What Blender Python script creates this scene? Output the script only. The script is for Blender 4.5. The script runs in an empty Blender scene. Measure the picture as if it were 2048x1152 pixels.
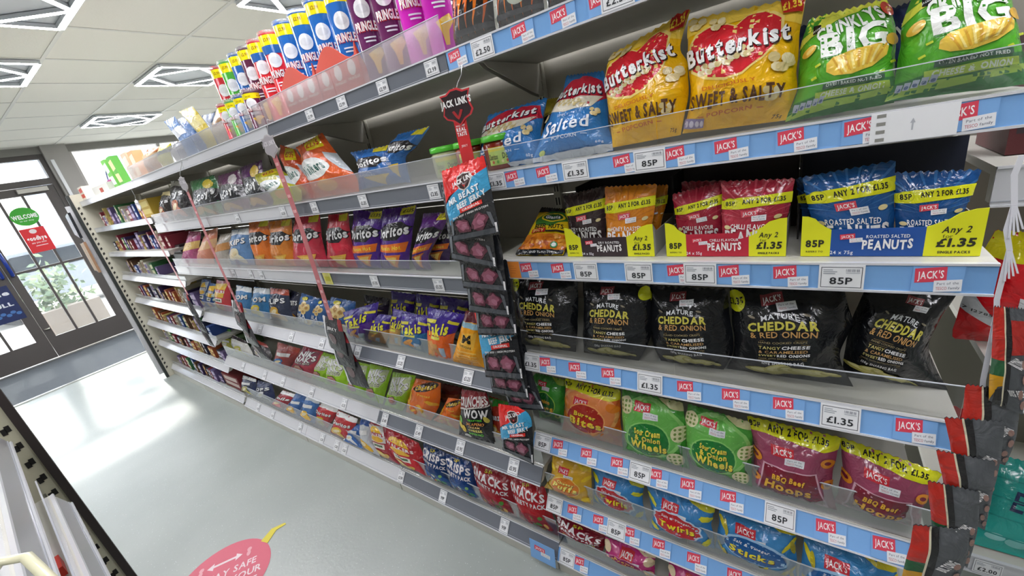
import bpy, bmesh, math, random
from math import sin, cos, pi, radians
from mathutils import Vector, Matrix, noise
from mathutils.geometry import tessellate_polygon
random.seed(7)
SC = bpy.context.scene
COL = SC.collection
# ---------------------------------------------------------------- camera
CAMH = 1.68
cd = bpy.data.cameras.new('camera'); cam = bpy.data.objects.new('camera', cd); COL.objects.link(cam)
yaw, pitch, roll, FPX = .905310, .342935, -.203386, 811.21
f = Vector((sin(yaw)*cos(pitch), cos(yaw)*cos(pitch), -sin(pitch)))
r0 = Vector((cos(yaw), -sin(yaw), 0)); u0 = r0.cross(f)
rr = r0*cos(roll)+u0*sin(roll); uu = -r0*sin(roll)+u0*cos(roll)
M = Matrix((rr, uu, -f)).transposed().to_4x4(); M.translation = (0, 0, CAMH)
cam.matrix_world = M
cd.sensor_width = 36; cd.lens = FPX/2048*36; cd.clip_start = .02; cd.clip_end = 300
SC.camera = cam
# ---------------------------------------------------------------- world, sun, exposure
SC.view_settings.view_transform = 'Standard'; SC.view_settings.look = 'None'
SC.view_settings.gamma = 1; SC.view_settings.use_curve_mapping = False
SC.view_settings.exposure = 0.45
SC.cycles.use_denoising = True
SC.cycles.max_bounces = 8; SC.cycles.transparent_max_bounces = 24
W = bpy.data.worlds.new('sky'); SC.world = W; W.use_nodes = True
nt = W.node_tree; bg = nt.nodes['Background']
bg.inputs[0].default_value = (.92, .96, 1, 1); bg.inputs[1].default_value = 7.0
sd = bpy.data.lights.new('sun', 'SUN'); sd.energy = 1.3; sd.angle = radians(3); sd.color = (1, .95, .88)
sun = bpy.data.objects.new('sun', sd); COL.objects.link(sun)
sun.rotation_euler = Vector((-.06, -1.0, -.60)).to_track_quat('-Z', 'Y').to_euler()
LIGHT_ON = 34.0
G = -.0337                       # the shop's own walls stand 1.9 degrees off the shelving run
def rm(a, b, z=0): return Vector((a*cos(G)+b*sin(G), -a*sin(G)+b*cos(G), z))
# ---------------------------------------------------------------- materials
def lin(h):
    h = h.lstrip('#'); c = [int(h[i:i+2], 16)/255 for i in (0, 2, 4)]
    return tuple(x/12.92 if x <= .04045 else ((x+.055)/1.055)**2.4 for x in c)+(1,)
MC = {}
def mat(c, fin='paper'):
    k = (c, fin)
    if k in MC: return MC[k]
    m = bpy.data.materials.new(fin+'_'+c.strip('#')); m.use_nodes = True; MC[k] = m
    n = m.node_tree.nodes; l = m.node_tree.links; p = n['Principled BSDF']
    p.inputs['Base Color'].default_value = lin(c)
    if fin == 'foil':
        p.inputs['Roughness'].default_value = .17; p.inputs['Specular IOR Level'].default_value = .65
        g = n.new('ShaderNodeNewGeometry')
        a = n.new('ShaderNodeTexNoise'); a.inputs['Scale'].default_value = 28; a.inputs['Detail'].default_value = 3; a.inputs['Distortion'].default_value = 1.2
        l.new(g.outputs['Position'], a.inputs['Vector'])
        b = n.new('ShaderNodeBump'); b.inputs['Strength'].default_value = .95; b.inputs['Distance'].default_value = .006
        l.new(a.outputs[0], b.inputs['Height']); l.new(b.outputs[0], p.inputs['Normal'])
    elif fin == 'paper': p.inputs['Roughness'].default_value = .55
    elif fin == 'gloss': p.inputs['Roughness'].default_value = .12
    elif fin == 'metal': p.inputs['Roughness'].default_value = .35; p.inputs['Metallic'].default_value = .0
    elif fin == 'steel': p.inputs['Roughness'].default_value = .28; p.inputs['Metallic'].default_value = .9
    elif fin == 'matte': p.inputs['Roughness'].default_value = .85
    return m
def clear_mat(name, tint, haze, rough=.08):
    m = bpy.data.materials.new(name); m.use_nodes = True; n = m.node_tree.nodes; l = m.node_tree.links
    for x in list(n): n.remove(x)
    o = n.new('ShaderNodeOutputMaterial'); t = n.new('ShaderNodeBsdfTransparent'); t.inputs[0].default_value = lin(tint)
    g = n.new('ShaderNodeBsdfGlossy'); g.inputs['Roughness'].default_value = rough; g.inputs[0].default_value = (1, 1, 1, 1)
    d = n.new('ShaderNodeBsdfDiffuse'); d.inputs[0].default_value = lin('#e6e8ee')
    fr = n.new('ShaderNodeFresnel'); fr.inputs[0].default_value = 1.45
    tl = n.new('ShaderNodeBsdfTranslucent'); tl.inputs[0].default_value = lin('#eef0f6')
    ds = n.new('ShaderNodeMixShader'); ds.inputs[0].default_value = .5; l.new(d.outputs[0], ds.inputs[1]); l.new(tl.outputs[0], ds.inputs[2])
    a = n.new('ShaderNodeMixShader'); a.inputs[0].default_value = haze
    l.new(t.outputs[0], a.inputs[1]); l.new(ds.outputs[0], a.inputs[2])
    fm_ = n.new('ShaderNodeMath'); fm_.operation = 'MULTIPLY'; fm_.inputs[1].default_value = .6; l.new(fr.outputs[0], fm_.inputs[0])
    b = n.new('ShaderNodeMixShader'); l.new(fm_.outputs[0], b.inputs[0]); l.new(a.outputs[0], b.inputs[1]); l.new(g.outputs[0], b.inputs[2])
    l.new(b.outputs[0], o.inputs[0]); return m
CLEAR = clear_mat('clear_plastic', '#fbfcfc', .035)
CLEAR2 = clear_mat('milky_plastic', '#fafbfc', .13, .15)  # milkier and rougher than the other clear plastic
GLASS = clear_mat('window_glass', '#f6f8f8', .02, .02)
def emit(c, s):
    m = bpy.data.materials.new('lit_tube'); m.use_nodes = True; n = m.node_tree.nodes
    p = n['Principled BSDF']; p.inputs['Emission Color'].default_value = lin(c); p.inputs['Emission Strength'].default_value = s
    p.inputs['Base Color'].default_value = lin(c); return m
LIT = emit('#fbfaff', LIGHT_ON)
# ---------------------------------------------------------------- object helpers
def tag(o, label=None, cat=None, group=None, kind=None):
    if label: o['label'] = label
    if cat: o['category'] = cat
    if group: o['group'] = group
    if kind: o['kind'] = kind
    return o
def empty(name, loc, label, cat, group=None):
    o = bpy.data.objects.new(name, None); COL.objects.link(o); o.location = loc; o.empty_display_size = .05
    o.matrix_world = Matrix.Translation(loc)
    return tag(o, label, cat, group)
class MB:
    def __init__(s): s.v = []; s.f = []; s.m = []; s.i = []; s.n = None; s.sm = []
    def mi(s, m):
        if m not in s.m: s.m.append(m)
        return s.m.index(m)
    def face(s, pts, m, smooth=False):
        b = len(s.v); s.v += [tuple(p) for p in pts]; s.f.append(tuple(range(b, b+len(pts)))); s.i.append(s.mi(m)); s.sm.append(smooth)
    def faces(s, vs, fs, m, smooth=False):
        b = len(s.v); s.v += [tuple(p) for p in vs]; k = s.mi(m)
        for q in fs: s.f.append(tuple(b+j for j in q)); s.i.append(k); s.sm.append(smooth)
    def box(s, a, b, m):
        x0, y0, z0 = a; x1, y1, z1 = b
        s.hexa([(x0, y0, z0), (x1, y0, z0), (x1, y1, z0), (x0, y1, z0), (x0, y0, z1), (x1, y0, z1), (x1, y1, z1), (x0, y1, z1)], m)
    def hexa(s, p, m):
        s.faces(p, [(0, 3, 2, 1), (4, 5, 6, 7), (0, 1, 5, 4), (1, 2, 6, 5), (2, 3, 7, 6), (3, 0, 4, 7)], m)
    def extr(s, pts, d, m):          # closed outline (Vectors) extruded by vector d
        n = len(pts); P = [Vector(p) for p in pts]; Q = [p+Vector(d) for p in P]
        t = tessellate_polygon([P]); s.faces(P+Q, [tuple(reversed(x)) for x in t]+[tuple(j+n for j in x) for x in t]+[(i, (i+1) % n, n+(i+1) % n, n+i) for i in range(n)], m)
    def tube(s, path, r, m, n=8, smooth=True):
        P = [Vector(p) for p in path]; R = []
        for i, p in enumerate(P):
            t = (P[min(i+1, len(P)-1)]-P[max(i-1, 0)]).normalized()
            a = t.cross(Vector((.31, .2, .93))).normalized(); b = t.cross(a)
            ri = r[i] if isinstance(r, (list, tuple)) else r
            R.append([p+a*ri*cos(2*pi*k/n)+b*ri*sin(2*pi*k/n) for k in range(n)])
        vs = [q for r_ in R for q in r_]; fs = []
        for i in range(len(P)-1):
            for k in range(n): fs.append((i*n+k, i*n+(k+1) % n, (i+1)*n+(k+1) % n, (i+1)*n+k))
        fs += [tuple(reversed(range(n))), tuple((len(P)-1)*n+k for k in range(n))]
        s.faces(vs, fs, m, smooth)
    def lathe(s, c, prof, m, n=24, smooth=True):
        vs = []; fs = []
        for (r, z) in prof:
            for k in range(n): vs.append((c[0]+r*cos(2*pi*k/n), c[1]+r*sin(2*pi*k/n), c[2]+z))
        for i in range(len(prof)-1):
            for k in range(n): fs.append((i*n+k, i*n+(k+1) % n, (i+1)*n+(k+1) % n, (i+1)*n+k))
        s.faces(vs, fs, m, smooth)
    def build(s, name, parent=None, org=None):
        me = bpy.data.meshes.new(name)
        o = bpy.data.objects.new(name, me); COL.objects.link(o)
        if parent is not None: base = parent.matrix_world.translation.copy()
        else: base = Vector(org) if org is not None else Vector((0, 0, 0))
        me.from_pydata([(x[0]-base[0], x[1]-base[1], x[2]-base[2]) for x in s.v], [], s.f)
        for m in s.m: me.materials.append(m)
        me.polygons.foreach_set('material_index', s.i); me.polygons.foreach_set('use_smooth', s.sm)
        me.update()
        if s.n: me.normals_split_custom_set_from_vertices(s.n)
        o.matrix_world = Matrix.Translation(base)
        if parent is not None: o.parent = parent; o.matrix_parent_inverse = Matrix(); o.location = (0, 0, 0)
        return o
def clear_tf(o): return o
# ---------------------------------------------------------------- lettering: glyph outlines of the built-in face, cached
GL = {}
def glyph(ch, bold):
    k = (ch, bold)
    if k in GL: return GL[k]
    c = bpy.data.curves.new('g', 'FONT'); c.body = ch; c.size = 1; c.resolution_u = 2; c.offset = {0: 0, 1: .018, 2: .04}[bold]; c.fill_mode = 'FRONT'
    o = bpy.data.objects.new('g', c); COL.objects.link(o)
    dg = bpy.context.evaluated_depsgraph_get(); me = bpy.data.meshes.new_from_object(o.evaluated_get(dg))
    vs = [(v.co.x, v.co.y) for v in me.vertices]; fs = []
    for p in me.polygons:
        q = list(p.vertices)
        for j in range(1, len(q)-1): fs.append((q[0], q[j], q[j+1]))
    bpy.data.objects.remove(o); bpy.data.curves.remove(c); bpy.data.meshes.remove(me)
    x0 = min([v[0] for v in vs], default=0); x1 = max([v[0] for v in vs], default=.25)
    GL[k] = ([(v[0]-x0, v[1]) for v in vs], fs, x1-x0); return GL[k]
CAP = [None]
def cap():
    if CAP[0] is None: CAP[0] = max(v[1] for v in glyph('H', 0)[0])
    return CAP[0]
class Art:
    """flat print: x 0..1 across, y 0..1 down; A is height/width of the printed face"""
    def __init__(s, A): s.A = A; s.it = []
    def poly(s, pts, c, big=True):
        t = tessellate_polygon([[Vector((p[0], p[1]*s.A, 0)) for p in pts]]); s.it.append((pts, t, c, big))
    def rect(s, x0, y0, x1, y1, c, sk=0, big=True): s.poly([(x0, y0+sk), (x1, y0-sk), (x1, y1-sk), (x0, y1+sk)], c, big)
    def ell(s, cx, cy, rx, ry, c, rot=0, n=18, lob=0, amp=0, big=True):
        p = []
        for i in range(n):
            t = 2*pi*i/n; k = 1+amp*sin(lob*t); x = rx*cos(t)*k; y = ry*sin(t)*k; a = radians(rot)
            p.append((cx+x*cos(a)-y*sin(a), cy+(x*sin(a)+y*cos(a))/s.A))
        s.poly(p, c, big)
    def text(s, st, cx, cy, w, h, c, bold=1, rot=0, arc=0, shear=0, out=None, big=None, wob=0, grow=0):
        """w across, h = capital height as a share of the face height; out = outline colour"""
        if big is None: big = h > .04
        if out: s.text(st, cx, cy, w, h, out, 2 if bold < 2 else 2, rot, arc, shear, None, big, wob, grow); s.text(st, cx+.008, cy+.008/s.A, w*1.01, h*1.08, out, 2, rot, arc, shear, None, big, wob, grow)
        adv = 0; L = []
        for i, ch in enumerate(st):
            if ch == ' ': adv += .34; continue
            v, fcs, wd = glyph(ch, bold); L.append((adv, v, fcs, wd, i)); adv += wd+.09
        if not L: return
        tot = adv-.09; hh = h*s.A; sx = w/tot; sy = hh/cap(); a = radians(rot)
        pts = []; tr = []
        for (ad, v, fcs, wd, i) in L:
            b = len(pts); dy = wob*hh*sin(i*2.4); da = wob*.5*sin(i*1.7)
            for (x, y) in v:
                X = (ad+x-tot/2)*sx; Y = (y-cap()/2)*sy; g = 1+grow*(2*(ad+x)/tot-1); Y *= g
                X2 = X+shear*Y; Y2 = Y+dy+da*(x-wd/2)*sx; Y2 -= arc*((2*X/w)**2)*hh
                pts.append((cx+X2*cos(a)+Y2*sin(a), cy-(Y2*cos(a)-X2*sin(a))/s.A))
            tr += [tuple(b+j for j in q) for q in fcs]
        s.it.append((pts, tr, c, big))
    def lines(s, x0, y0, x1, n, dy, c, h=.5):
        for i in range(n): s.rect(x0, y0+i*dy, x0+(x1-x0)*(.6+.4*((i*37 % 10)/10)), y0+i*dy+dy*h, c, big=False)
    def own(s, cx, cy, w, red='#d8364a', rot=-4, big=False):        # the red name badge with its white family tag
        h = w*.46/s.A
        a = radians(rot)
        def q(x, y): X = x*w; Y = y*w*.46; return (cx+X*cos(a)-Y*sin(a), cy+(X*sin(a)+Y*cos(a))/s.A)
        s.poly([q(-.5, -.5), q(.5, -.5), q(.5, .5), q(-.5, .5)], red, big)
        s.text("JACK'S", cx, cy, w*.82, h*.5, '#ffffff', 1, rot, big=big)
        s.poly([q(.12, .42), q(.98, .42), q(.98, 1.22), q(.12, 1.22)], '#eef0f4', big)
        bx, by = q(.55, .65); s.text('Part of the', bx, by, w*.66, h*.17, '#4a5568', 0, rot, big=False)
        bx, by = q(.36, .98); s.text('TESCO', bx, by, w*.34, h*.2, '#c04050', 0, rot, big=False)
        bx, by = q(.75, .98); s.text('family', bx, by, w*.34, h*.17, '#4a5568', 0, rot, big=False)
def emit_flat(mb, art, o, ux, uy, nrm, fin='paper', off=.0004, step=.00006):
    """lay an Art on a flat face: o = top left corner, ux / uy span width and height"""
    for k, (pts, tr, c, big) in enumerate(art.it):
        d = nrm*(off+step*k); vs = [o+ux*p[0]+uy*p[1]+d for p in pts]
        mb.faces(vs, tr, mat(c, fin))
def clip_bm(art, NU, NV):
    """print shapes cut along the grid of the face they lie on"""
    bm = bmesh.new(); small = []
    for k, (pts, tr, c, big) in enumerate(art.it):
        if not big: small.append((k, pts, tr, c)); continue
        vs = [bm.verts.new((p[0], p[1], k)) for p in pts]
        for t in tr:
            if len(set(t)) < 3: continue
            a, b, cc = (pts[j] for j in t)
            if abs((b[0]-a[0])*(cc[1]-a[1])-(b[1]-a[1])*(cc[0]-a[0])) < 1e-9: continue
            try: bm.faces.new([vs[j] for j in t])
            except ValueError: pass
    for ax, n in ((0, NU), (1, NV)):
        for i in range(n+1):
            co = [0, 0, 0]; no = [0, 0, 0]; co[ax] = i/n; no[ax] = 1
            g = bm.verts[:]+bm.edges[:]+bm.faces[:]
            bmesh.ops.bisect_plane(bm, geom=g, plane_co=co, plane_no=no, clear_inner=(i == 0), clear_outer=(i == n), dist=1e-6)
    return bm, small
def art_mesh(art, NU, NV, fmap, name, parent, fin, off, step):
    """fmap(u, v) -> point, normal"""
    bm, small = clip_bm(art, NU, NV)
    mb = MB(); mb.n = []
    for fc in bm.faces:
        k = int(round(fc.verts[0].co.z)); vs = []
        for v in fc.verts:
            p, n = fmap(v.co.x, v.co.y); vs.append((p+n*(off+step*k), n))
        if len(vs) > 2 and (vs[1][0]-vs[0][0]).cross(vs[2][0]-vs[1][0]).dot(vs[0][1]) < 0: vs.reverse()
        mb.n += [tuple(x[1]) for x in vs]; mb.face([x[0] for x in vs], mat(art.it[k][2], fin), True)
    bm.free()
    for (k, pts, tr, c) in small:
        vs = []; ns_ = []
        for p in pts:
            q, n = fmap(min(max(p[0], 0), 1), min(max(p[1], 0), 1)); vs.append(q+n*(off+step*k)); mb.n.append(tuple(n)); ns_.append(n)
        if tr and sum((vs[t[1]]-vs[t[0]]).cross(vs[t[2]]-vs[t[1]]).dot(ns_[t[0]]) for t in tr) < 0: tr = [tuple(reversed(t)) for t in tr]
        mb.faces(vs, tr, mat(c, fin), True)
    if not mb.v: return None
    return mb.build(name, parent)
BAGS=[
('popcorn_bag','butter',('b',),[[1.054,.783,1.76,1.057,.58,1.766],[1.026,.8,1.704,1.025,.588,1.702],[.993,.808,1.637,.988,.582,1.628],[.979,.808,1.611,.979,.582,1.611]],.04,3,'blue salted popcorn bag slumped low beside the green-lidded jars','popcorn bags above the light blue strip'),
('popcorn_bag','butter',('b',),[[1.04,.508,1.802,1.035,.407,1.789],[1.019,.524,1.751,1.009,.393,1.726],[.997,.564,1.696,.988,.388,1.672],[.971,.598,1.63,.969,.375,1.626],[.963,.598,1.611,.963,.375,1.611]],.045,3,'blue salted popcorn bag with a red heart, leaning against the yellow bags','popcorn bags above the light blue strip'),
('popcorn_bag','butter',('y',),[[.989,.369,1.811,.994,.203,1.849],[.985,.382,1.786,.985,.223,1.789],[.979,.386,1.745,.98,.207,1.752],[.971,.382,1.697,.97,.209,1.687],[.96,.375,1.619,.96,.224,1.622]],.045,3,'yellow sweet and salty popcorn bag, the narrower of two, its corner poking up','popcorn bags above the light blue strip'),
('popcorn_bag','butter',('y2',),[[.985,.205,1.83,.983,.017,1.809],[.981,.21,1.798,.977,.023,1.758],[.975,.207,1.743,.97,.023,1.706],[.968,.205,1.686,.965,.025,1.662],[.96,.221,1.624,.96,.039,1.617]],.05,3,'wide yellow sweet and salty popcorn bag beside the green crinkled snacks','popcorn bags above the light blue strip'),
('snack_bag','crink',(1,),[[.984,.011,1.773,.984,-.089,1.772],[.978,.022,1.734,.976,-.104,1.725],[.972,.023,1.698,.97,-.108,1.681],[.966,.026,1.658,.965,-.11,1.647],[.96,.04,1.614,.96,-.109,1.617]],.05,3,'green crinkled crisp bag with white glare across its lettering, beside yellow popcorn','large green crinkled snack bags'),
('snack_bag','crink',(2,),[[.974,-.12,1.774,.971,-.214,1.758],[.966,-.107,1.727,.964,-.227,1.711],[.961,-.107,1.692,.959,-.236,1.677],[.956,-.106,1.659,.954,-.242,1.647],[.951,-.096,1.621,.949,-.248,1.614]],.05,3,'larger green crinkled crisp bag at the end of the popcorn shelf','large green crinkled snack bags'),
('snack_bag','plain',('#2b3f86','WIN','#ffffff','#8fb13a'),[[1.115,.027,1.778,1.114,-.043,1.774],[1.108,.027,1.747,1.107,-.045,1.74],[1.101,.024,1.709,1.099,-.047,1.7],[1.081,.024,1.611,1.081,-.047,1.611]],.03,2,'blue and green bag reading WIN half hidden behind the first green bag',''),
('snack_bag','plain',('#26366f','WIN','#ffffff','#38508f'),[[1.114,-.106,1.767,1.115,-.151,1.772],[1.107,-.112,1.733,1.108,-.154,1.737],[1.1,-.115,1.7,1.1,-.157,1.696],[1.083,-.115,1.611,1.083,-.157,1.611]],.03,2,'dark blue bag peeping between the two green crinkled bags',''),
('snack_bag','plain',('#c9b12a','','#222222','#222222'),[[1.139,.629,1.769,1.138,.587,1.765],[1.13,.637,1.723,1.129,.604,1.721],[1.12,.644,1.676,1.12,.615,1.674],[1.107,.644,1.611,1.107,.615,1.611]],.02,2,'black and yellow bag end showing between the two blue popcorn bags',''),
('nut_bag','beer',(),[[1.075,.666,1.469,1.063,.569,1.459],[1.031,.677,1.432,1.025,.552,1.428],[.978,.688,1.389,.975,.538,1.386],[.94,.697,1.36,.94,.539,1.36]],.018,3,'yellow spicy beer nuts bag lying back beside the dark peanut box',''),
('nut_bag','nuts',('#3a2c2e','#4a3a3a','DRY ROASTED'),[[.989,.538,1.512,.991,.414,1.527],[.983,.534,1.462,.983,.419,1.462],[.975,.53,1.393,.975,.425,1.393],[.971,.53,1.36,.971,.425,1.36]],.018,3,'dark brown dry roasted peanut bag behind the orange one','peanut bags standing in the display boxes'),
('nut_bag','nuts',('#e08a1c','#cf7a1e','HONEY ROASTED'),[[.971,.41,1.527,.97,.283,1.521],[.964,.412,1.472,.964,.29,1.47],[.955,.416,1.397,.955,.302,1.396],[.951,.416,1.36,.951,.302,1.36]],.018,3,'orange honey roasted peanut bag in front in the dark box','peanut bags standing in the display boxes'),
('nut_bag','nuts',('#d98318','#c8741a',''),[[1.033,.325,1.51,1.033,.275,1.506],[1.028,.327,1.464,1.027,.281,1.463],[1.019,.33,1.388,1.021,.295,1.412],[1.015,.33,1.36,1.015,.295,1.36]],.015,2,'second orange peanut bag tucked behind the honey roasted one',''),
('nut_bag','nuts',('#a5233a','#bb3a4c','CHILLI FLAVOUR'),[[.988,.255,1.491,.99,.15,1.509],[.982,.25,1.445,.983,.149,1.45],[.975,.243,1.386,.975,.151,1.386],[.972,.243,1.36,.972,.151,1.36]],.018,3,'dull red chilli peanut bag, left of the pair in the red box','peanut bags standing in the display boxes'),
('nut_bag','nuts',('#b02a3f','#c8485a','CHILLI FLAVOUR'),[[.97,.15,1.513,.969,.021,1.505],[.963,.149,1.455,.962,.027,1.449],[.955,.149,1.39,.955,.04,1.387],[.952,.149,1.36,.952,.04,1.36]],.02,3,'bright red chilli peanut bag overlapping its neighbour in the red box','peanut bags standing in the display boxes'),
('nut_bag','nuts',('#8e1f33','#a53345',''),[[1.042,.247,1.509,1.042,.153,1.502],[1.037,.245,1.468,1.037,.153,1.463],[1.03,.246,1.408,1.03,.153,1.403],[1.025,.246,1.36,1.025,.153,1.36]],.015,2,'third red peanut bag standing behind the chilli pair',''),
('nut_bag','nuts',('#1d5796','#3874b4','ROASTED SALTED'),[[.975,.009,1.505,.976,-.122,1.519],[.97,.002,1.463,.97,-.126,1.466],[.96,-.018,1.384,.96,-.132,1.383],[.957,-.018,1.36,.957,-.132,1.36]],.02,3,'blue salted peanut bag with its top edge sloping up, left of the pair','peanut bags standing in the display boxes'),
('nut_bag','nuts',('#1b5190','#3570ae','ROASTED SALTED'),[[.974,-.122,1.498,.973,-.226,1.491],[.969,-.125,1.453,.968,-.218,1.447],[.96,-.132,1.381,.96,-.21,1.381],[.957,-.132,1.36,.957,-.21,1.36]],.02,3,'blue salted peanut bag at the end of the blue box','peanut bags standing in the display boxes'),
('nut_bag','nuts',('#173f74','#2b5f9c',''),[[1.034,.021,1.493,1.034,-.065,1.497],[1.029,.014,1.451,1.029,-.068,1.454],[1.02,.002,1.377,1.02,-.073,1.375],[1.018,.002,1.36,1.018,-.073,1.36]],.015,2,'third blue peanut bag standing behind the salted pair',''),
('crisp_bag','cheddar',(0,),[[.986,.76,1.275,.985,.53,1.266],[.977,.765,1.194,.977,.533,1.194],[.966,.757,1.108,.968,.543,1.122],[.956,.757,1.041,.958,.558,1.041]],.05,3,'black cheddar and onion crisp bag, beside the hanging jerky strip','black cheddar and red onion crisp bags'),
('crisp_bag','cheddar',(1,),[[.989,.515,1.269,.988,.324,1.262],[.978,.523,1.177,.979,.323,1.186],[.969,.532,1.098,.971,.327,1.115],[.962,.532,1.041,.962,.364,1.041]],.05,3,'black cheddar and onion crisp bag, second of the row, its name broken by a crease','black cheddar and red onion crisp bags'),
('crisp_bag','cheddar',(2,),[[1.004,.334,1.252,1.004,.145,1.25],[.993,.338,1.156,.995,.138,1.175],[.984,.329,1.084,.986,.13,1.097],[.979,.308,1.041,.979,.153,1.041]],.05,3,'black cheddar and onion crisp bag, third of the row, standing upright','black cheddar and red onion crisp bags'),
('crisp_bag','cheddar',(3,),[[1.012,.141,1.256,1.012,-.073,1.254],[1.002,.139,1.171,1.004,-.089,1.184],[.993,.132,1.093,.995,-.075,1.109],[.986,.148,1.041,.986,-.1,1.041]],.05,3,'black cheddar and onion crisp bag, widest of the row, with a round yellow price flash','black cheddar and red onion crisp bags'),
('crisp_bag','cheddar',(4,),[[1.05,-.111,1.261,1.048,-.242,1.241],[1.04,-.09,1.176,1.039,-.222,1.173],[1.032,-.082,1.11,1.033,-.219,1.118],[1.023,-.082,1.041,1.023,-.25,1.041]],.05,3,'black cheddar and onion crisp bag, last of the row, tilted over, lettering sloping','black cheddar and red onion crisp bags'),
('snack_bag','jsn',('onion',),[[1.028,.799,.876,1.027,.655,.872],[1.011,.789,.791,1.012,.663,.798],[.993,.774,.708,.994,.675,.708]],.035,3,'green onion rings bag half hidden behind the jerky strip','own label snack bags below the cheddar crisps'),
('snack_bag','jsn',('burger',),[[1,.638,.9,1,.446,.896],[.981,.648,.803,.983,.445,.815],[.962,.664,.708,.961,.444,.708]],.04,3,'orange burger bites bag with a yellow offer band','own label snack bags below the cheddar crisps'),
('snack_bag','jsn',('wheels',),[[.989,.436,.908,.988,.259,.905],[.969,.437,.809,.974,.249,.834],[.956,.436,.743,.959,.248,.757],[.948,.439,.708,.948,.241,.708]],.04,3,'green sour cream wheels bag next to the orange burger bites','own label snack bags below the cheddar crisps'),
('snack_bag','jsn',('wheels',),[[.99,.246,.903,.987,.095,.886],[.977,.254,.838,.978,.087,.84],[.962,.251,.762,.963,.087,.768],[.954,.234,.721,.948,.085,.708]],.04,3,'green sour cream wheels bag touching the mauve hoops','own label snack bags below the cheddar crisps'),
('snack_bag','jsn',('hoops',),[[.993,.102,.9,.991,-.089,.892],[.976,.085,.817,.978,-.084,.828],[.963,.088,.751,.965,-.081,.762],[.954,.093,.708,.951,-.091,.708]],.045,3,'mauve beef hoops bag next to the green wheels','own label snack bags below the cheddar crisps'),
('snack_bag','jsn',('hoops2',),[[1.002,-.088,.885,.995,-.26,.848],[.988,-.094,.815,.985,-.246,.799],[.975,-.091,.748,.974,-.239,.742],[.968,-.086,.713,.965,-.236,.708]],.045,3,'mauve beef hoops bag at the end of the shelf, offer band wrinkled','own label snack bags below the cheddar crisps'),
('snack_bag','jsn',('puffs',),[[.975,.738,.551,.976,.579,.556],[.961,.749,.479,.964,.578,.498],[.943,.783,.408,.944,.578,.408]],.035,3,'yellow cheesy puffs bag','own label snack bags below the cheddar crisps'),
('snack_bag','jsn',('twirls',),[[.99,.58,.55,.99,.395,.549],[.975,.582,.474,.977,.402,.483],[.961,.583,.408,.962,.389,.408]],.035,3,'blue twirls bag beside the yellow puffs','own label snack bags below the cheddar crisps'),
('snack_bag','jsn',('twirls',),[[.979,.386,.559,.978,.182,.555],[.963,.372,.479,.967,.187,.497],[.945,.377,.408,.95,.181,.415]],.04,3,'blue twirls bag with the larger red badge, beside the sticks','own label snack bags below the cheddar crisps'),
('snack_bag','jsn',('sticks',),[[.984,.173,.543,.988,-.015,.564],[.97,.177,.474,.974,-.02,.492],[.957,.182,.412,.955,-.024,.408]],.04,3,'blue salt and vinegar sticks bag after the twirls','own label snack bags below the cheddar crisps'),
('snack_bag','jsn',('sticks',),[[.983,-.033,.544,.985,-.214,.555],[.965,-.028,.458,.97,-.227,.479],[.951,-.027,.408,.954,-.234,.408]],.045,3,'blue salt and vinegar sticks bag cut by the bottom of the frame','own label snack bags below the cheddar crisps'),
('snack_bag','jsn',('prawn',),[[.973,.567,.222,.976,.377,.237],[.962,.567,.165,.965,.381,.178],[.948,.564,.153,.948,.379,.153]],.04,3,'pink prawn crackers bag on the bottom shelf','own label snack bags below the cheddar crisps'),
('snack_bag','jsn',('prawn',),[[.972,.331,.241,.973,.173,.25],[.96,.333,.184,.963,.169,.196],[.949,.328,.153,.947,.168,.153]],.04,2,'second pink prawn crackers bag, only its top in the frame','own label snack bags below the cheddar crisps'),
('multipack_bag','multi',('#7f1426','SNACKS'),[[.986,.793,.214,.986,.569,.212],[.974,.777,.173,.973,.573,.17],[.951,.766,.153,.954,.581,.153]],.045,3,'dark red variety pack beside the pink prawn crackers','multipack bags along the bottom shelf'),
('multipack_bag','multi',('#b01a25','SNACKS'),[[1.01,1.023,.309,1.012,.837,.315],[.979,.993,.206,.984,.802,.221],[.952,.963,.138,.953,.766,.138]],.045,3,'bright red variety pack gathered open at the top','multipack bags along the bottom shelf'),
('multipack_bag','multi',('#9a1a28','SNACKS'),[[1.009,1.247,.308,1.009,1.02,.305],[.981,1.211,.213,.979,.993,.206],[.953,1.168,.138,.952,.979,.138]],.045,3,'red variety pack reading SNACKS next to the blue ones','multipack bags along the bottom shelf'),
('multipack_bag','multi',('#173f7c','CRISPS'),[[1.006,1.425,.296,1.008,1.248,.3],[.979,1.392,.204,.979,1.211,.205],[.952,1.352,.138,.953,1.172,.138]],.045,3,'blue crisps variety pack, nearer the red packs','multipack bags along the bottom shelf'),
('multipack_bag','multi',('#17396e','CRISPS'),[[1.008,1.58,.306,1.006,1.409,.299],[.981,1.572,.216,.979,1.38,.209],[.955,1.555,.138,.95,1.355,.138]],.045,3,'blue crisps variety pack behind the large red crisp bag','multipack bags along the bottom shelf'),
('multipack_bag','walk',('#c4202c','#b3202c'),[[1.01,1.932,.313,1.004,1.612,.295],[.987,1.876,.235,.982,1.571,.221],[.954,1.777,.138,.951,1.548,.138]],.045,3,'red ready salted multipack with a round yellow sun badge','multipack bags along the bottom shelf'),
('multipack_bag','walk',('#a32434','#d9d4cf'),[[1.009,2.05,.323,1.009,1.899,.323],[.983,2.015,.237,.987,1.809,.25],[.949,1.993,.138,.947,1.769,.138]],.04,2,'red and white multipack with yellow crisps, beside the sun badge pack','multipack bags along the bottom shelf'),
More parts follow.
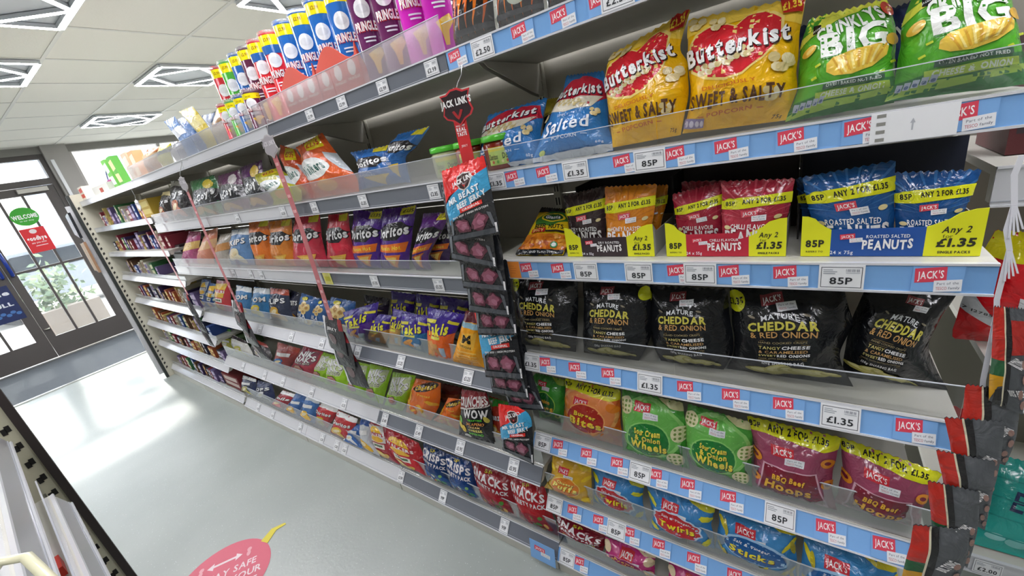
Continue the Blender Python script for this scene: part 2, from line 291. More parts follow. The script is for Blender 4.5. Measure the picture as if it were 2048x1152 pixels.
('multipack_bag','blob',('#c9ced4','#e0b030','#3558a0',''),[[1,2.107,.321,1,2.018,.324],[.97,2.118,.222,.971,1.99,.225],[.945,2.062,.141,.942,1.934,.138]],.035,2,'pale silver multipack with a picture of yellow crisps','multipack bags along the bottom shelf'),
('crisp_bag','blob',('#2a5ea6','#dfe4ea','#2a5ea6',''),[[.998,2.266,.254,1,2.12,.258],[.965,2.286,.172,.966,2.138,.173],[.937,2.306,.138,.941,2.106,.138]],.03,2,'crumpled blue and white bag between red and silver bags',''),
('crisp_bag','blob',('#c02a34','#d9b23a','#ffffff','Doritos'),[[1.002,2.362,.309,1,2.148,.301],[.977,2.419,.226,.974,2.2,.216],[.951,2.478,.14,.949,2.263,.138]],.035,2,'red bag with yellow triangle crisps, beside the crumpled blue one','crisp bags on the bottom shelf toward the door'),
('crisp_bag','blob',('#c42d35','#d9c23a','#ffffff','Doritos'),[[1.022,2.613,.301,1.02,2.392,.295],[.999,2.663,.223,.997,2.455,.216],[.974,2.708,.14,.971,2.539,.138]],.035,2,'red bag with yellow triangle crisps, behind the blue ones','crisp bags on the bottom shelf toward the door'),
('crisp_bag','blob',('#3a70b4','#e8b830','#dfe8f0',''),[[1.016,2.752,.329,1.014,2.579,.323],[.987,2.822,.232,.989,2.623,.24],[.956,2.881,.138,.959,2.677,.14]],.035,2,'blue bag with a silver stripe and golden crisps','crisp bags on the bottom shelf toward the door'),
('crisp_bag','blob',('#2d62a8','#e6b02e','#2d62a8',''),[[1.009,2.909,.305,1.011,2.743,.31],[.983,3.012,.216,.984,2.825,.22],[.957,3.118,.138,.96,2.888,.139]],.03,2,'blue bag with two golden crisps beside the small red bag','crisp bags on the bottom shelf toward the door'),
('crisp_bag','blob',('#a82636','#d8898a','#ffffff','mils'),[[1.014,3.132,.277,1.016,2.91,.283],[.983,3.242,.2,.987,3.01,.21],[.955,3.34,.138,.959,3.115,.14]],.03,2,'small dark red bag with white lettering beside the navy bags','crisp bags on the bottom shelf toward the door'),
('crisp_bag','blob',('#1d2a56','#e8e8e8','#1d2a56','QPS'),[[1.014,3.571,.274,1.019,3.299,.291],[.986,3.591,.182,.995,3.274,.212],[.965,3.588,.138,.978,3.268,.155]],.035,2,'navy bag with pale letters, nearer the small red bag','crisp bags on the bottom shelf toward the door'),
('crisp_bag','blob',('#1c2850','#b8b040','#e8e8e8',''),[[1.006,3.815,.279,1.008,3.557,.286],[.982,3.844,.198,.988,3.572,.219],[.962,3.86,.138,.964,3.553,.138]],.035,2,'navy bag beside the striped carton','crisp bags on the bottom shelf toward the door'),
('snack_bag','wow',(),[[.972,1.13,.764,.974,.996,.779],[.96,1.16,.661,.963,.984,.687],[.944,1.196,.532,.946,.996,.546]],.03,3,'dark jalapeno snack bag with big white WOW lettering',''),
('snack_bag','blob',('#b03a28','#d89a3a','#3f9a3a','Frenzy'),[[1.025,1.039,.716,1.024,.937,.71],[1.008,1.037,.607,1.008,.961,.604],[.991,1.047,.528,.989,.989,.528]],.03,2,'red bag with green lettering behind the hanging jerky',''),
('snack_bag','cheet',(),[[1.013,1.285,.655,1.016,1.193,.665],[.994,1.324,.592,.991,1.215,.583],[.975,1.391,.53,.972,1.225,.528]],.035,3,'orange cheese puffs bag beside the WOW bag','snack bags on the second shelf from the floor'),
('snack_bag','cheet',(),[[1.019,1.487,.714,1.021,1.314,.724],[.996,1.539,.623,.996,1.331,.622],[.972,1.582,.528,.971,1.399,.528]],.04,3,'larger orange cheese puffs bag with dark swirl on top','snack bags on the second shelf from the floor'),
('snack_bag','plain',('#7e2a20','','#ffffff','#9a4424'),[[1.127,1.457,.626,1.128,1.301,.628],[1.114,1.46,.56,1.113,1.347,.557],[1.101,1.485,.528,1.099,1.408,.528]],.03,2,'dark red bag standing behind the two orange bags',''),
('snack_bag','niks',('#9fd21e',),[[1.018,1.652,.719,1.021,1.48,.729],[.993,1.699,.618,.995,1.529,.626],[.97,1.751,.528,.97,1.607,.528]],.035,3,'lime green bag with white scrawled lettering, nearest the orange bags','lime green snack bags'),
('snack_bag','niks',('#9fd21e',),[[1.022,1.837,.731,1.023,1.651,.734],[.998,1.876,.632,.999,1.706,.637],[.972,1.921,.529,.97,1.765,.528]],.035,3,'lime green bag with white scrawled lettering, second from the orange bags','lime green snack bags'),
('snack_bag','niks',('#9fd21e',),[[1.024,2.033,.72,1.025,1.841,.722],[.998,2.068,.615,.999,1.89,.619],[.976,2.106,.528,.975,1.92,.528]],.035,3,'lime green bag with white scrawled lettering, just in front of the grey hanging strip','lime green snack bags'),
('snack_bag','niks',('#9fd21e',),[[1.028,2.24,.723,1.027,2.117,.718],[1.004,2.282,.627,1.004,2.075,.626],[.979,2.338,.528,.979,2.105,.528]],.035,3,'lime green bag with white scrawled lettering, just behind the grey hanging strip','lime green snack bags'),
('snack_bag','niks',('#9fd21e',),[[1.036,2.332,.718,1.035,2.214,.714],[1.013,2.416,.626,1.011,2.266,.619],[.989,2.509,.531,.986,2.343,.528]],.035,3,'lime green bag with white scrawled lettering, beside the pinkish red bag','lime green snack bags'),
('snack_bag','niks',('#b8324a',),[[1.035,2.546,.729,1.033,2.32,.721],[1.01,2.673,.627,1.009,2.404,.623],[.984,2.801,.528,.984,2.505,.528]],.035,2,'pinkish red snack bag with white scrawled lettering','snack bags on the second shelf from the floor'),
('snack_bag','blob',('#9c2c2c','#2f6fae','#b84030',''),[[1.044,2.933,.699,1.042,2.622,.692],[1.018,2.979,.611,1.017,2.7,.61],[.994,3.047,.532,.99,2.824,.528]],.035,2,'brick red bag with a blue corner beside the pinkish red one','snack bags on the second shelf from the floor'),
('snack_bag','blob',('#2a1e22','#e8e0e0','#a03a30',''),[[1.067,3.463,.665,1.055,3.169,.635],[1.036,3.418,.588,1.029,3.09,.57],[1.015,3.357,.534,1.007,3.089,.528]],.03,2,'black and white foil bag under the far hanging strip','snack bags on the second shelf from the floor'),
('snack_bag','blob',('#d8d8d0','#c8c040','#302428',''),[[1.046,3.777,.655,1.037,3.493,.634],[1.013,3.747,.575,1.011,3.377,.569],[.993,3.698,.528,.994,3.351,.528]],.03,2,'silver foil bag with black flecks','snack bags on the second shelf from the floor'),
('snack_bag','blob',('#b9b83c','#d8d8b0','#607030',''),[[1.048,3.965,.63,1.045,3.75,.622],[1.025,3.997,.571,1.022,3.73,.563],[1.01,3.976,.534,1.003,3.681,.528]],.025,2,'yellowish bag at the far end of the row','snack bags on the second shelf from the floor'),
('carton','plain',('#5c9a48','','#ffffff','#79b060'),[[1.072,4.21,.687,1.069,3.818,.675],[1.057,4.171,.615,1.055,3.855,.603],[1.053,4.094,.592,1.047,3.874,.566],[1.04,4.094,.528,1.04,3.874,.528]],.02,2,'flat green packet lying behind the yellowish bag',''),
('snack_bag','takis',('#2a6a9c',),[[.986,1.392,1.086,.986,1.215,1.089],[.977,1.418,1.006,.976,1.231,1.001],[.968,1.44,.933,.964,1.263,.918]],.03,3,'purple and blue tortilla snack bag','purple topped rolled tortilla bags'),
('snack_bag','takis',('#e8661e',),[[.978,1.206,1.129,.977,1.004,1.117],[.967,1.227,1.034,.966,1.079,1.026],[.953,1.251,.918,.952,1.112,.918]],.03,3,'purple and orange tortilla snack bag next to the yellow one','purple topped rolled tortilla bags'),
('snack_bag','takis',('#d8a860',),[[1.003,1.465,1.094,1.001,1.324,1.08],[.993,1.504,1.013,.992,1.405,1],[.982,1.548,.918,.981,1.457,.918]],.025,2,'narrow purple tortilla bag squeezed behind the blue one','purple topped rolled tortilla bags'),
('snack_bag','takis',('#c89038',),[[.993,1.63,1.062,.993,1.467,1.062],[.983,1.668,.986,.984,1.504,.987],[.975,1.72,.919,.974,1.564,.918]],.03,3,'purple tortilla bag with golden rolls pictured','purple topped rolled tortilla bags'),
('snack_bag','takis',('#5a2f90',),[[.981,1.844,1.051,.99,1.533,1.126],[.973,1.844,.986,.978,1.589,1.024],[.966,1.848,.921,.964,1.658,.918]],.03,3,'purple tortilla bag tilted up behind the grey strip','purple topped rolled tortilla bags'),
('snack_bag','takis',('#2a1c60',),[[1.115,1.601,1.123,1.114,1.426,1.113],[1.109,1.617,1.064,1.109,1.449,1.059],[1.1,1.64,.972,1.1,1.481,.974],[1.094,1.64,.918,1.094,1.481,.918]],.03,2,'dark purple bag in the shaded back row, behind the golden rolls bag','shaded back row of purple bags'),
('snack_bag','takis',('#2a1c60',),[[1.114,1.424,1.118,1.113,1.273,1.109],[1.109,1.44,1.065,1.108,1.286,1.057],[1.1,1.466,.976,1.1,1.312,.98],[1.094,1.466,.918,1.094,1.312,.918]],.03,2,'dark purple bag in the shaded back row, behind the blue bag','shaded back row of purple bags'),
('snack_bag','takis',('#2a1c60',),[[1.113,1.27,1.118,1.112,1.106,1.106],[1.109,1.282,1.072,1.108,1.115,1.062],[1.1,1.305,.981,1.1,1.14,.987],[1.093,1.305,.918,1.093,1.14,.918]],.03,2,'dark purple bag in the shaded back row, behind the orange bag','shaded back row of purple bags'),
('snack_bag','plain',('#2b2238','IK','#c8b83a','#3a3048'),[[1.126,1.853,1.083,1.125,1.643,1.074],[1.116,1.858,1.03,1.114,1.661,1.023],[1.1,1.855,.95,1.1,1.684,.953],[1.093,1.855,.918,1.093,1.684,.918]],.03,2,'dark bag with yellow letters standing behind the tortilla bags',''),
('snack_bag','mcc',('#e8a020','#6a2030'),[[.97,.992,1.138,.97,.931,1.133],[.958,1.06,1.015,.955,.937,.987],[.95,1.105,.937,.95,.938,.933],[.948,1.105,.918,.948,.938,.918]],.03,3,'orange yellow cheddar bag beside the hanging jerky',''),
('crisp_bag','hula',('#2d5f9e',),[[1.037,2.011,1.1,1.035,1.791,1.088],[1.02,2.071,1.013,1.016,1.833,.994],[1.001,2.15,.92,.999,1.881,.918]],.035,2,'blue ring snack bag behind the tilted purple bag','crisp bags on the third shelf from the floor'),
('crisp_bag','hula',('#3a6aa8',),[[1.041,2.157,1.083,1.039,2.022,1.073],[1.026,2.224,1.006,1.022,2.086,.989],[1.009,2.285,.92,1.007,2.15,.918]],.03,2,'blue ring snack bag peeking past the grey strip','crisp bags on the third shelf from the floor'),
('crisp_bag','hula',('#2f62a2',),[[1.036,2.308,1.107,1.032,2.12,1.084],[1.019,2.355,1.02,1.014,2.178,.997],[.998,2.403,.919,.997,2.238,.918]],.035,2,'blue ring snack bag left of the grey strip','crisp bags on the third shelf from the floor'),
('crisp_bag','blob',('#2b2c44','#c89030','#2b2c44','WOTSITS'),[[1.05,2.485,1.117,1.047,2.331,1.095],[1.038,2.512,1.032,1.036,2.375,1.021],[1.021,2.553,.919,1.019,2.435,.918]],.03,2,'dark navy bag with golden loops','crisp bags on the third shelf from the floor'),
('crisp_bag','blob',('#28324e','#d8a83a','#c04a30','FLIPS'),[[1.022,2.637,1.131,1.022,2.41,1.126],[1.008,2.687,1.033,1.007,2.431,1.029],[.99,2.749,.918,.99,2.436,.918]],.035,2,'navy bag with red sauce and golden crisps','crisp bags on the third shelf from the floor'),
('crisp_bag','blob',('#3f86be','#e8d23a','#dfe8ee','POM'),[[1.023,2.872,1.123,1.022,2.652,1.12],[1.008,2.942,1.026,1.008,2.689,1.023],[.992,3.02,.918,.991,2.745,.918]],.035,2,'light blue bag with a yellow flash beside the navy one','crisp bags on the third shelf from the floor'),
('crisp_bag','blob',('#3a80ba','#e0c838','#e8eef2','POM'),[[1.031,3.167,1.121,1.03,2.93,1.11],[1.016,3.213,1.019,1.015,2.986,1.012],[1.001,3.257,.921,1,3.053,.918]],.035,2,'light blue bag with a yellow flash beside the red crisps','crisp bags on the third shelf from the floor'),
('crisp_bag','walk',('#c8303a','#e8c040'),[[1.023,3.464,1.151,1.022,3.227,1.144],[1.005,3.545,1.034,1.005,3.283,1.031],[.988,3.617,.918,.987,3.332,.918]],.035,2,'red and yellow crisp packet','crisp bags on the third shelf from the floor'),
('crisp_bag','walk',('#2f5c9c','#e8c040'),[[1.023,3.615,1.121,1.023,3.475,1.115],[1.009,3.706,1.023,1.007,3.565,1.012],[.993,3.801,.921,.992,3.637,.918]],.03,2,'narrow blue packet with yellow crisps beside the red one','crisp bags on the third shelf from the floor'),
('crisp_bag','walk',('#34528c','#a8b4c4'),[[1.03,3.78,1.145,1.03,3.598,1.143],[1.014,3.876,1.033,1.013,3.7,1.03],[.997,3.974,.919,.995,3.807,.918]],.03,2,'blue packet at the far end beside the stacked rolls','crisp bags on the third shelf from the floor'),
('tortilla_bag','dori',('#4c1f86','#e07a2a'),[[.984,1.305,1.53,.984,1.114,1.531],[.972,1.342,1.435,.973,1.161,1.438],[.961,1.375,1.342,.959,1.213,1.321],[.956,1.375,1.301,.956,1.213,1.301]],.035,3,'purple tortilla chip bag with its silver back showing','tortilla chip bags standing in a row'),
('tortilla_bag','dori',('#4c1f86','#e07a2a'),[[.984,1.495,1.539,.982,1.306,1.523],[.972,1.525,1.441,.971,1.341,1.435],[.96,1.551,1.342,.96,1.382,1.338],[.955,1.551,1.301,.955,1.382,1.301]],.035,3,'purple tortilla chip bag beside the red ones','tortilla chip bags standing in a row'),
('tortilla_bag','dori',('#5a2478','#d8702a'),[[.978,1.086,1.501,.978,.947,1.499],[.968,1.131,1.42,.969,1.023,1.426],[.959,1.179,1.343,.961,1.095,1.356],[.954,1.179,1.301,.954,1.095,1.301]],.035,3,'purple tortilla chip bag leaning over near the jerky strip','tortilla chip bags standing in a row'),
('tortilla_bag','dori',('#c01f38','#e0b040'),[[.983,1.679,1.532,.983,1.53,1.53],[.972,1.724,1.436,.971,1.547,1.431],[.96,1.766,1.339,.96,1.546,1.338],[.956,1.766,1.301,.956,1.546,1.301]],.035,3,'red tortilla chip bag beside the purple ones','tortilla chip bags standing in a row'),
('tortilla_bag','dori',('#bf2440','#d8a040'),[[.984,1.967,1.535,.984,1.745,1.538],[.973,2.023,1.444,.972,1.769,1.437],[.96,2.078,1.338,.96,1.771,1.337],[.956,2.078,1.301,.956,1.771,1.301]],.035,3,'red tortilla chip bag crossed by the pink hanging strip','tortilla chip bags standing in a row'),
('tortilla_bag','dori',('#cf7a1c','#e0b040'),[[.983,2.235,1.53,.983,1.997,1.532],[.972,2.267,1.438,.972,2.039,1.433],[.96,2.302,1.337,.96,2.069,1.336],[.956,2.302,1.301,.956,2.069,1.301]],.035,3,'orange tortilla chip bag beside the red ones','tortilla chip bags standing in a row'),
('tortilla_bag','dori',('#d8701a','#e0a030'),[[.984,2.466,1.539,.984,2.23,1.54],[.973,2.496,1.444,.972,2.278,1.438],[.96,2.52,1.337,.96,2.304,1.335],[.956,2.52,1.301,.956,2.304,1.301]],.035,3,'orange tortilla chip bag beside the blue one','tortilla chip bags standing in a row'),
('tortilla_bag','dori',('#382050','#c07030'),[[1.054,1.113,1.461,1.054,1.004,1.462],[1.04,1.146,1.389,1.04,1.039,1.39],[1.021,1.201,1.301,1.019,1.067,1.301]],.03,2,'dark purple bag lying half behind the hanging jerky','tortilla chip bags standing in a row'),
('crisp_bag','blob',('#5e88b8','#e8e0c0','#e8eef2','SKIPS'),[[.981,2.714,1.507,.981,2.487,1.507],[.97,2.79,1.421,.97,2.514,1.416],[.96,2.867,1.336,.96,2.534,1.334],[.956,2.867,1.301,.956,2.534,1.301]],.035,2,'crumpled blue foil bag beside the orange tortilla chips',''),
('crisp_bag','plain',('#b8b0a4','','#ffffff','#d09050'),[[.998,3,1.481,.999,2.782,1.486],[.989,3.077,1.403,.989,2.859,1.4],[.98,3.17,1.328,.98,2.926,1.329],[.977,3.17,1.301,.977,2.926,1.301]],.03,2,'crumpled grey brown bag beside the blue foil bag',''),
('crisp_bag','plain',('#cf8060','','#ffffff','#e0b080'),[[.981,3.117,1.51,.984,2.905,1.53],[.972,3.256,1.429,.972,2.999,1.431],[.96,3.432,1.334,.96,3.126,1.332],[.956,3.432,1.301,.956,3.126,1.301]],.03,2,'pale orange bag leaning beside the pink one',''),
('crisp_bag','plain',('#b84a80','','#ffffff','#e8c070'),[[.983,3.416,1.524,.982,3.202,1.513],[.972,3.559,1.434,.972,3.292,1.43],[.96,3.74,1.333,.96,3.431,1.334],[.956,3.74,1.301,.956,3.431,1.301]],.03,2,'pink bag at the far end of the tortilla row',''),
('tortilla_bag','dori',('#2a6cb4','#e8c030'),[[.993,1.125,1.769,.992,.969,1.767],[.988,1.165,1.74,.985,1.038,1.721],[.982,1.184,1.697,.981,1.101,1.692],[.971,1.184,1.627,.969,1.096,1.611]],.035,3,'blue tortilla chip bag bent over at the top beside the dips','sharing bags on the shelf above the tortilla row'),
('tortilla_bag','dori',('#2a66ac','#e8c030'),[[.98,1.389,1.75,.979,1.163,1.742],[.974,1.354,1.71,.973,1.168,1.703],[.968,1.362,1.669,.966,1.131,1.656],[.96,1.388,1.617,.96,1.109,1.617]],.035,3,'blue tortilla chip bag standing squarely beside the orange bag','sharing bags on the shelf above the tortilla row'),
('crisp_bag','sens',('#e0622a',),[[.992,1.762,1.823,.997,1.547,1.846],[.985,1.723,1.79,.983,1.487,1.779],[.975,1.716,1.739,.972,1.428,1.722],[.96,1.694,1.663,.96,1.366,1.663],[.95,1.694,1.611,.95,1.366,1.611]],.04,3,'orange foil crisp bag with a yellow £1.35 flash, the larger of two','sharing bags on the shelf above the tortilla row'),
('crisp_bag','sens',('#d8582a',),[[1.029,1.947,1.859,1.021,1.818,1.819],[1.018,1.954,1.807,1.009,1.77,1.762],[1.004,1.91,1.737,1.001,1.733,1.723],[.99,1.873,1.666,.99,1.711,1.667],[.979,1.873,1.611,.979,1.711,1.611]],.035,2,'orange foil crisp bag half hidden behind the larger one','sharing bags on the shelf above the tortilla row'),
('crisp_bag','sens',('#b8b82a',),[[.993,2.219,1.763,.994,1.97,1.766],[.979,2.174,1.717,.98,1.867,1.721],[.958,2.047,1.648,.962,1.782,1.659],[.947,2.047,1.611,.947,1.782,1.611]],.035,2,'yellow green foil crisp bag slumped beside the orange ones','sharing bags on the shelf above the tortilla row'),
('crisp_bag','mcc',('#5c2f62','#e0c040'),[[1.022,2.404,1.815,1.024,2.149,1.821],[1.011,2.382,1.759,1.01,2.157,1.753],[.99,2.36,1.652,.99,2.103,1.655],[.981,2.36,1.611,.981,2.103,1.611]],.035,2,'purple ridged crisp bag with a yellow flash','sharing bags on the shelf above the tortilla row'),
('crisp_bag','mcc',('#6a3560','#d8d0d0'),[[1.011,2.673,1.807,1.011,2.396,1.806],[.997,2.669,1.738,.995,2.372,1.73],[.98,2.687,1.653,.98,2.348,1.653],[.972,2.687,1.611,.972,2.348,1.611]],.035,2,'purple ridged crisp bag beside the green one','sharing bags on the shelf above the tortilla row'),
('crisp_bag','mcc',('#2f7a3e','#e8d040'),[[1.011,3.101,1.82,1.01,2.717,1.818],[.996,3.095,1.748,.994,2.661,1.737],[.981,3.092,1.67,.979,2.687,1.664],[.969,3.092,1.611,.969,2.687,1.611]],.035,2,'green ridged crisp bag','sharing bags on the shelf above the tortilla row'),
('crisp_bag','blob',('#28262a','#b05a28','#d8d8d0','oys'),[[1.019,3.434,1.86,1.014,3.182,1.834],[1.002,3.477,1.775,.998,3.162,1.754],[.981,3.521,1.67,.979,3.159,1.663],[.969,3.521,1.611,.969,3.159,1.611]],.035,2,'black foil crisp bag beside the green one','sharing bags on the shelf above the tortilla row'),
('crisp_bag','blob',('#2e2a28','#a85a30','#d8c890','oys'),[[1.007,3.64,1.809,1.006,3.474,1.801],[.998,3.7,1.76,.994,3.485,1.743],[.981,3.789,1.677,.979,3.53,1.668],[.968,3.789,1.611,.968,3.53,1.611]],.03,2,'smaller black foil bag beside the yellow carton','sharing bags on the shelf above the tortilla row'),
('snack_bag','plain',('#6f90c0','','#ffffff','#e0e4ea'),[[.95,2.899,2.137,.95,2.722,2.132],[.95,2.839,2.08,.95,2.692,2.075],[.95,2.785,2.019,.95,2.623,2.013],[.95,2.785,1.928,.95,2.623,1.928]],.02,2,'pale blue packet tilted over on the top shelf','bags and bars on the top shelf beyond the tubes'),
('snack_bag','plain',('#3a66a8','','#ffffff','#5a80b8'),[[.95,2.71,2.113,.95,2.609,2.108],[.95,2.666,2.06,.95,2.543,2.053],[.95,2.614,1.996,.95,2.499,1.992],[.95,2.614,1.928,.95,2.499,1.928]],.02,2,'darker blue packet tilted over beside the yellow one','bags and bars on the top shelf beyond the tubes'),
('snack_bag','plain',('#c8b43a','','#ffffff','#d8cc80'),[[.96,2.676,2.145,.96,2.486,2.133],[.96,2.596,2.081,.96,2.438,2.073],[.96,2.526,2.001,.96,2.396,1.998],[.96,2.526,1.928,.96,2.396,1.928]],.025,2,'yellow packet tilted over on the top shelf','bags and bars on the top shelf beyond the tubes'),
('snack_bag','plain',('#c8b8a0','','#ffffff','#a07850'),[[.97,2.27,2.078,.97,2.145,2.066],[.97,2.317,2.047,.97,2.159,2.031],[.97,2.394,2.002,.97,2.182,1.987],[.97,2.394,1.928,.97,2.182,1.928]],.03,2,'crumpled silver beige packet beside the tubes','bags and bars on the top shelf beyond the tubes'),
('snack_bag','plain',('#5a6f90','','#ffffff','#c8ccd4'),[[1.04,2.634,2.112,1.04,2.473,2.096],[1.04,2.652,2.085,1.04,2.494,2.066],[1.04,2.675,2.054,1.04,2.537,2.039],[1.04,2.675,1.928,1.04,2.537,1.928]],.02,2,'small blue grey packet behind the yellow one','bags and bars on the top shelf beyond the tubes'),
('snack_bag','plain',('#b06a38','','#ffffff','#d8b890'),[[.96,3.396,2.061,.96,3.135,2.045],[.96,3.491,2.031,.96,3.186,2.012],[.96,3.563,1.99,.96,3.263,1.975],[.96,3.563,1.928,.96,3.263,1.928]],.03,2,'brown foil packet on the top shelf','bags and bars on the top shelf beyond the tubes'),
('snack_bag','plain',('#c8c040','','#ffffff','#303028'),[[.96,3.143,2.052,.96,2.965,2.035],[.96,3.18,2.028,.96,2.983,2.011],[.96,3.248,1.985,.96,3.039,1.985],[.96,3.248,1.928,.96,3.039,1.928]],.03,2,'yellow and black foil packet beside the brown one','bags and bars on the top shelf beyond the tubes'),
('snack_bag','plain',('#8c8890','','#ffffff','#b8b0b0'),[[.98,2.991,2.043,.98,2.766,2.012],[.98,3.01,2.018,.98,2.802,1.997],[.98,3.065,1.992,.98,2.859,1.979],[.98,3.065,1.928,.98,2.859,1.928]],.025,2,'grey foil packet beside the tilted blue ones','bags and bars on the top shelf beyond the tubes'),
('snack_bag','blaze',(0,),[[.96,.735,2.094,.96,.627,2.082],[.96,.746,2.045,.96,.626,2.032],[.96,.773,1.964,.96,.638,1.956],[.96,.773,1.928,.96,.638,1.928]],.035,3,'black bag with orange lightning on the top shelf, beside the magenta tubes','black and orange bags on the top shelf'),
('snack_bag','blaze',(1,),[[.96,.614,2.077,.96,.489,2.059],[.96,.615,2.033,.96,.49,2.019],[.96,.63,1.956,.96,.5,1.947],[.96,.63,1.928,.96,.5,1.928]],.035,3,'black bag with orange lightning on the top shelf, with the green emblem','black and orange bags on the top shelf'),
('snack_bag','blaze',(2,),[[.96,.477,2.059,.96,.355,2.037],[.96,.482,2.016,.96,.354,2],[.96,.491,1.949,.96,.356,1.941],[.96,.491,1.928,.96,.356,1.928]],.035,3,'black bag with orange lightning on the top shelf, cut by the frame top','black and orange bags on the top shelf'),
('snack_bag','bigred',(),[[1.24,-.324,1.31,1.24,-.43,1.298],[1.24,-.299,1.198,1.24,-.452,1.17],[1.24,-.291,1.071,1.24,-.474,1.049],[1.24,-.298,1.049,1.24,-.495,1.049]],.05,3,'large yellow, red and white bag beyond the end of the shelves',''),
('snack_bag','plain',('#c01a20','','#ffffff','#d83a30'),[[1.26,-.322,.848,1.26,-.396,.825],[1.26,-.326,.757,1.26,-.404,.743],[1.26,-.333,.659,1.26,-.414,.641],[1.26,-.333,.52,1.26,-.414,.52]],.03,2,'plain red bag end showing between the biltong packets and the teal bag',''),
('snack_bag','teal',(),[[1.254,-.417,.726,1.251,-.546,.72],[1.203,-.399,.625,1.202,-.545,.624],[1.151,-.366,.521,1.149,-.544,.52]],.02,3,'teal bag with dark blue lettering on the far side shelf',''),
]
ROWZ={'J0': (1.872,0,.048),'J1': (1.562,0,.048),'J2': (1.304,0,.054),'J3': (.984,15,.058),'J4': (.645,35,.06),'J5': (.345,35,.06),'J6': (.06,35,.06),'L0': (1.872,0,.048),'L1': (1.552,0,.056),'L2': (1.24,0,.058),'L3': (.855,38,.066),'L4': (.46,38,.07),'L5': (.06,38,.07)}
LABS={'J0': [('p',.645,'£2.50'),('l',.733,''),('l',.537,''),('l',.436,''),('l',.348,''),('p',.312,'£2.50')],'J1': [('p',.447,'£1.35'),('p',.686,'£1.35'),('p',.274,'85P'),('w',-.126,''),('l',.629,''),('l',.533,''),('l',.332,''),('l',.221,''),('l',.128,''),('l',.026,''),('l',-.066,''),('l',-.177,'')],'J2': [('o',.682,''),('l',.638,''),('l',.536,''),('p',.456,'85P'),('p',.319,'85P'),('l',.231,''),('p',.184,'85P'),('l',.125,''),('l',.027,''),('p',-.057,'85P'),('l',-.176,'')],'J3': [('p',.696,'£1.35'),('l',.641,''),('l',.539,''),('l',.434,''),('p',.319,'£1.35'),('l',.228,''),('l',.125,''),('l',.021,''),('p',-.076,'£1.35'),('l',-.183,'')],'J4': [('p',.723,'85P'),('l',.661,''),('l',.554,''),('l',.449,''),('p',.377,'85P'),('l',.33,''),('l',.239,''),('l',.136,''),('p',.021,'85P'),('l',-.074,''),('l',-.178,'')],'J5': [('p',.732,'85P'),('l',.652,''),('l',.55,''),('p',.485,'85P'),('l',.439,''),('l',.34,''),('l',.234,''),('l',.122,'')],'J6': [('l',.857,''),('p',.721,'85P'),('l',.665,'')],'L0': [('p',.819,'£2.99'),('p',1.025,'£2.99'),('p',1.235,'£2.99'),('p',1.432,'£2.99')],'L1': [('p',.925,'£2.85'),('p',1.285,'£1.35'),('p',1.614,'£1.35'),('p',1.874,'£1.35'),('p',2.355,'£1.35')],'L2': [('p',1.015,'£1.35'),('p',1.372,'£1.35'),('y',1.71,''),('p',2.36,'£1.35'),('p',2.489,'£1.35'),('p',2.72,'£1.35')],'L3': [('p',1.016,'£1.25'),('p',1.406,'£1.25'),('p',1.724,'£1.35'),('p',2.042,'£1.25'),('p',2.367,'£1.25'),('p',2.766,'£1.25')],'L4': [('p',.896,'£1.95'),('p',1.181,'£1.95'),('p',1.448,'£1.49'),('p',1.703,'£1.49'),('p',2.067,'£1.35'),('p',2.414,'£1.35'),('p',2.778,'£1.35'),('p',3.04,'£1.35'),('p',3.402,'£1.35')],'L5': [('p',1.039,'99P'),('p',1.425,'99P'),('p',1.748,'£3.99'),('p',2.291,'£2.50'),('p',2.381,'£2.50'),('p',2.552,'£2.50'),('p',2.842,'£2.00'),('p',3.254,'£2.00'),('p',3.502,'£2.00'),('p',3.756,'£2.00')]}
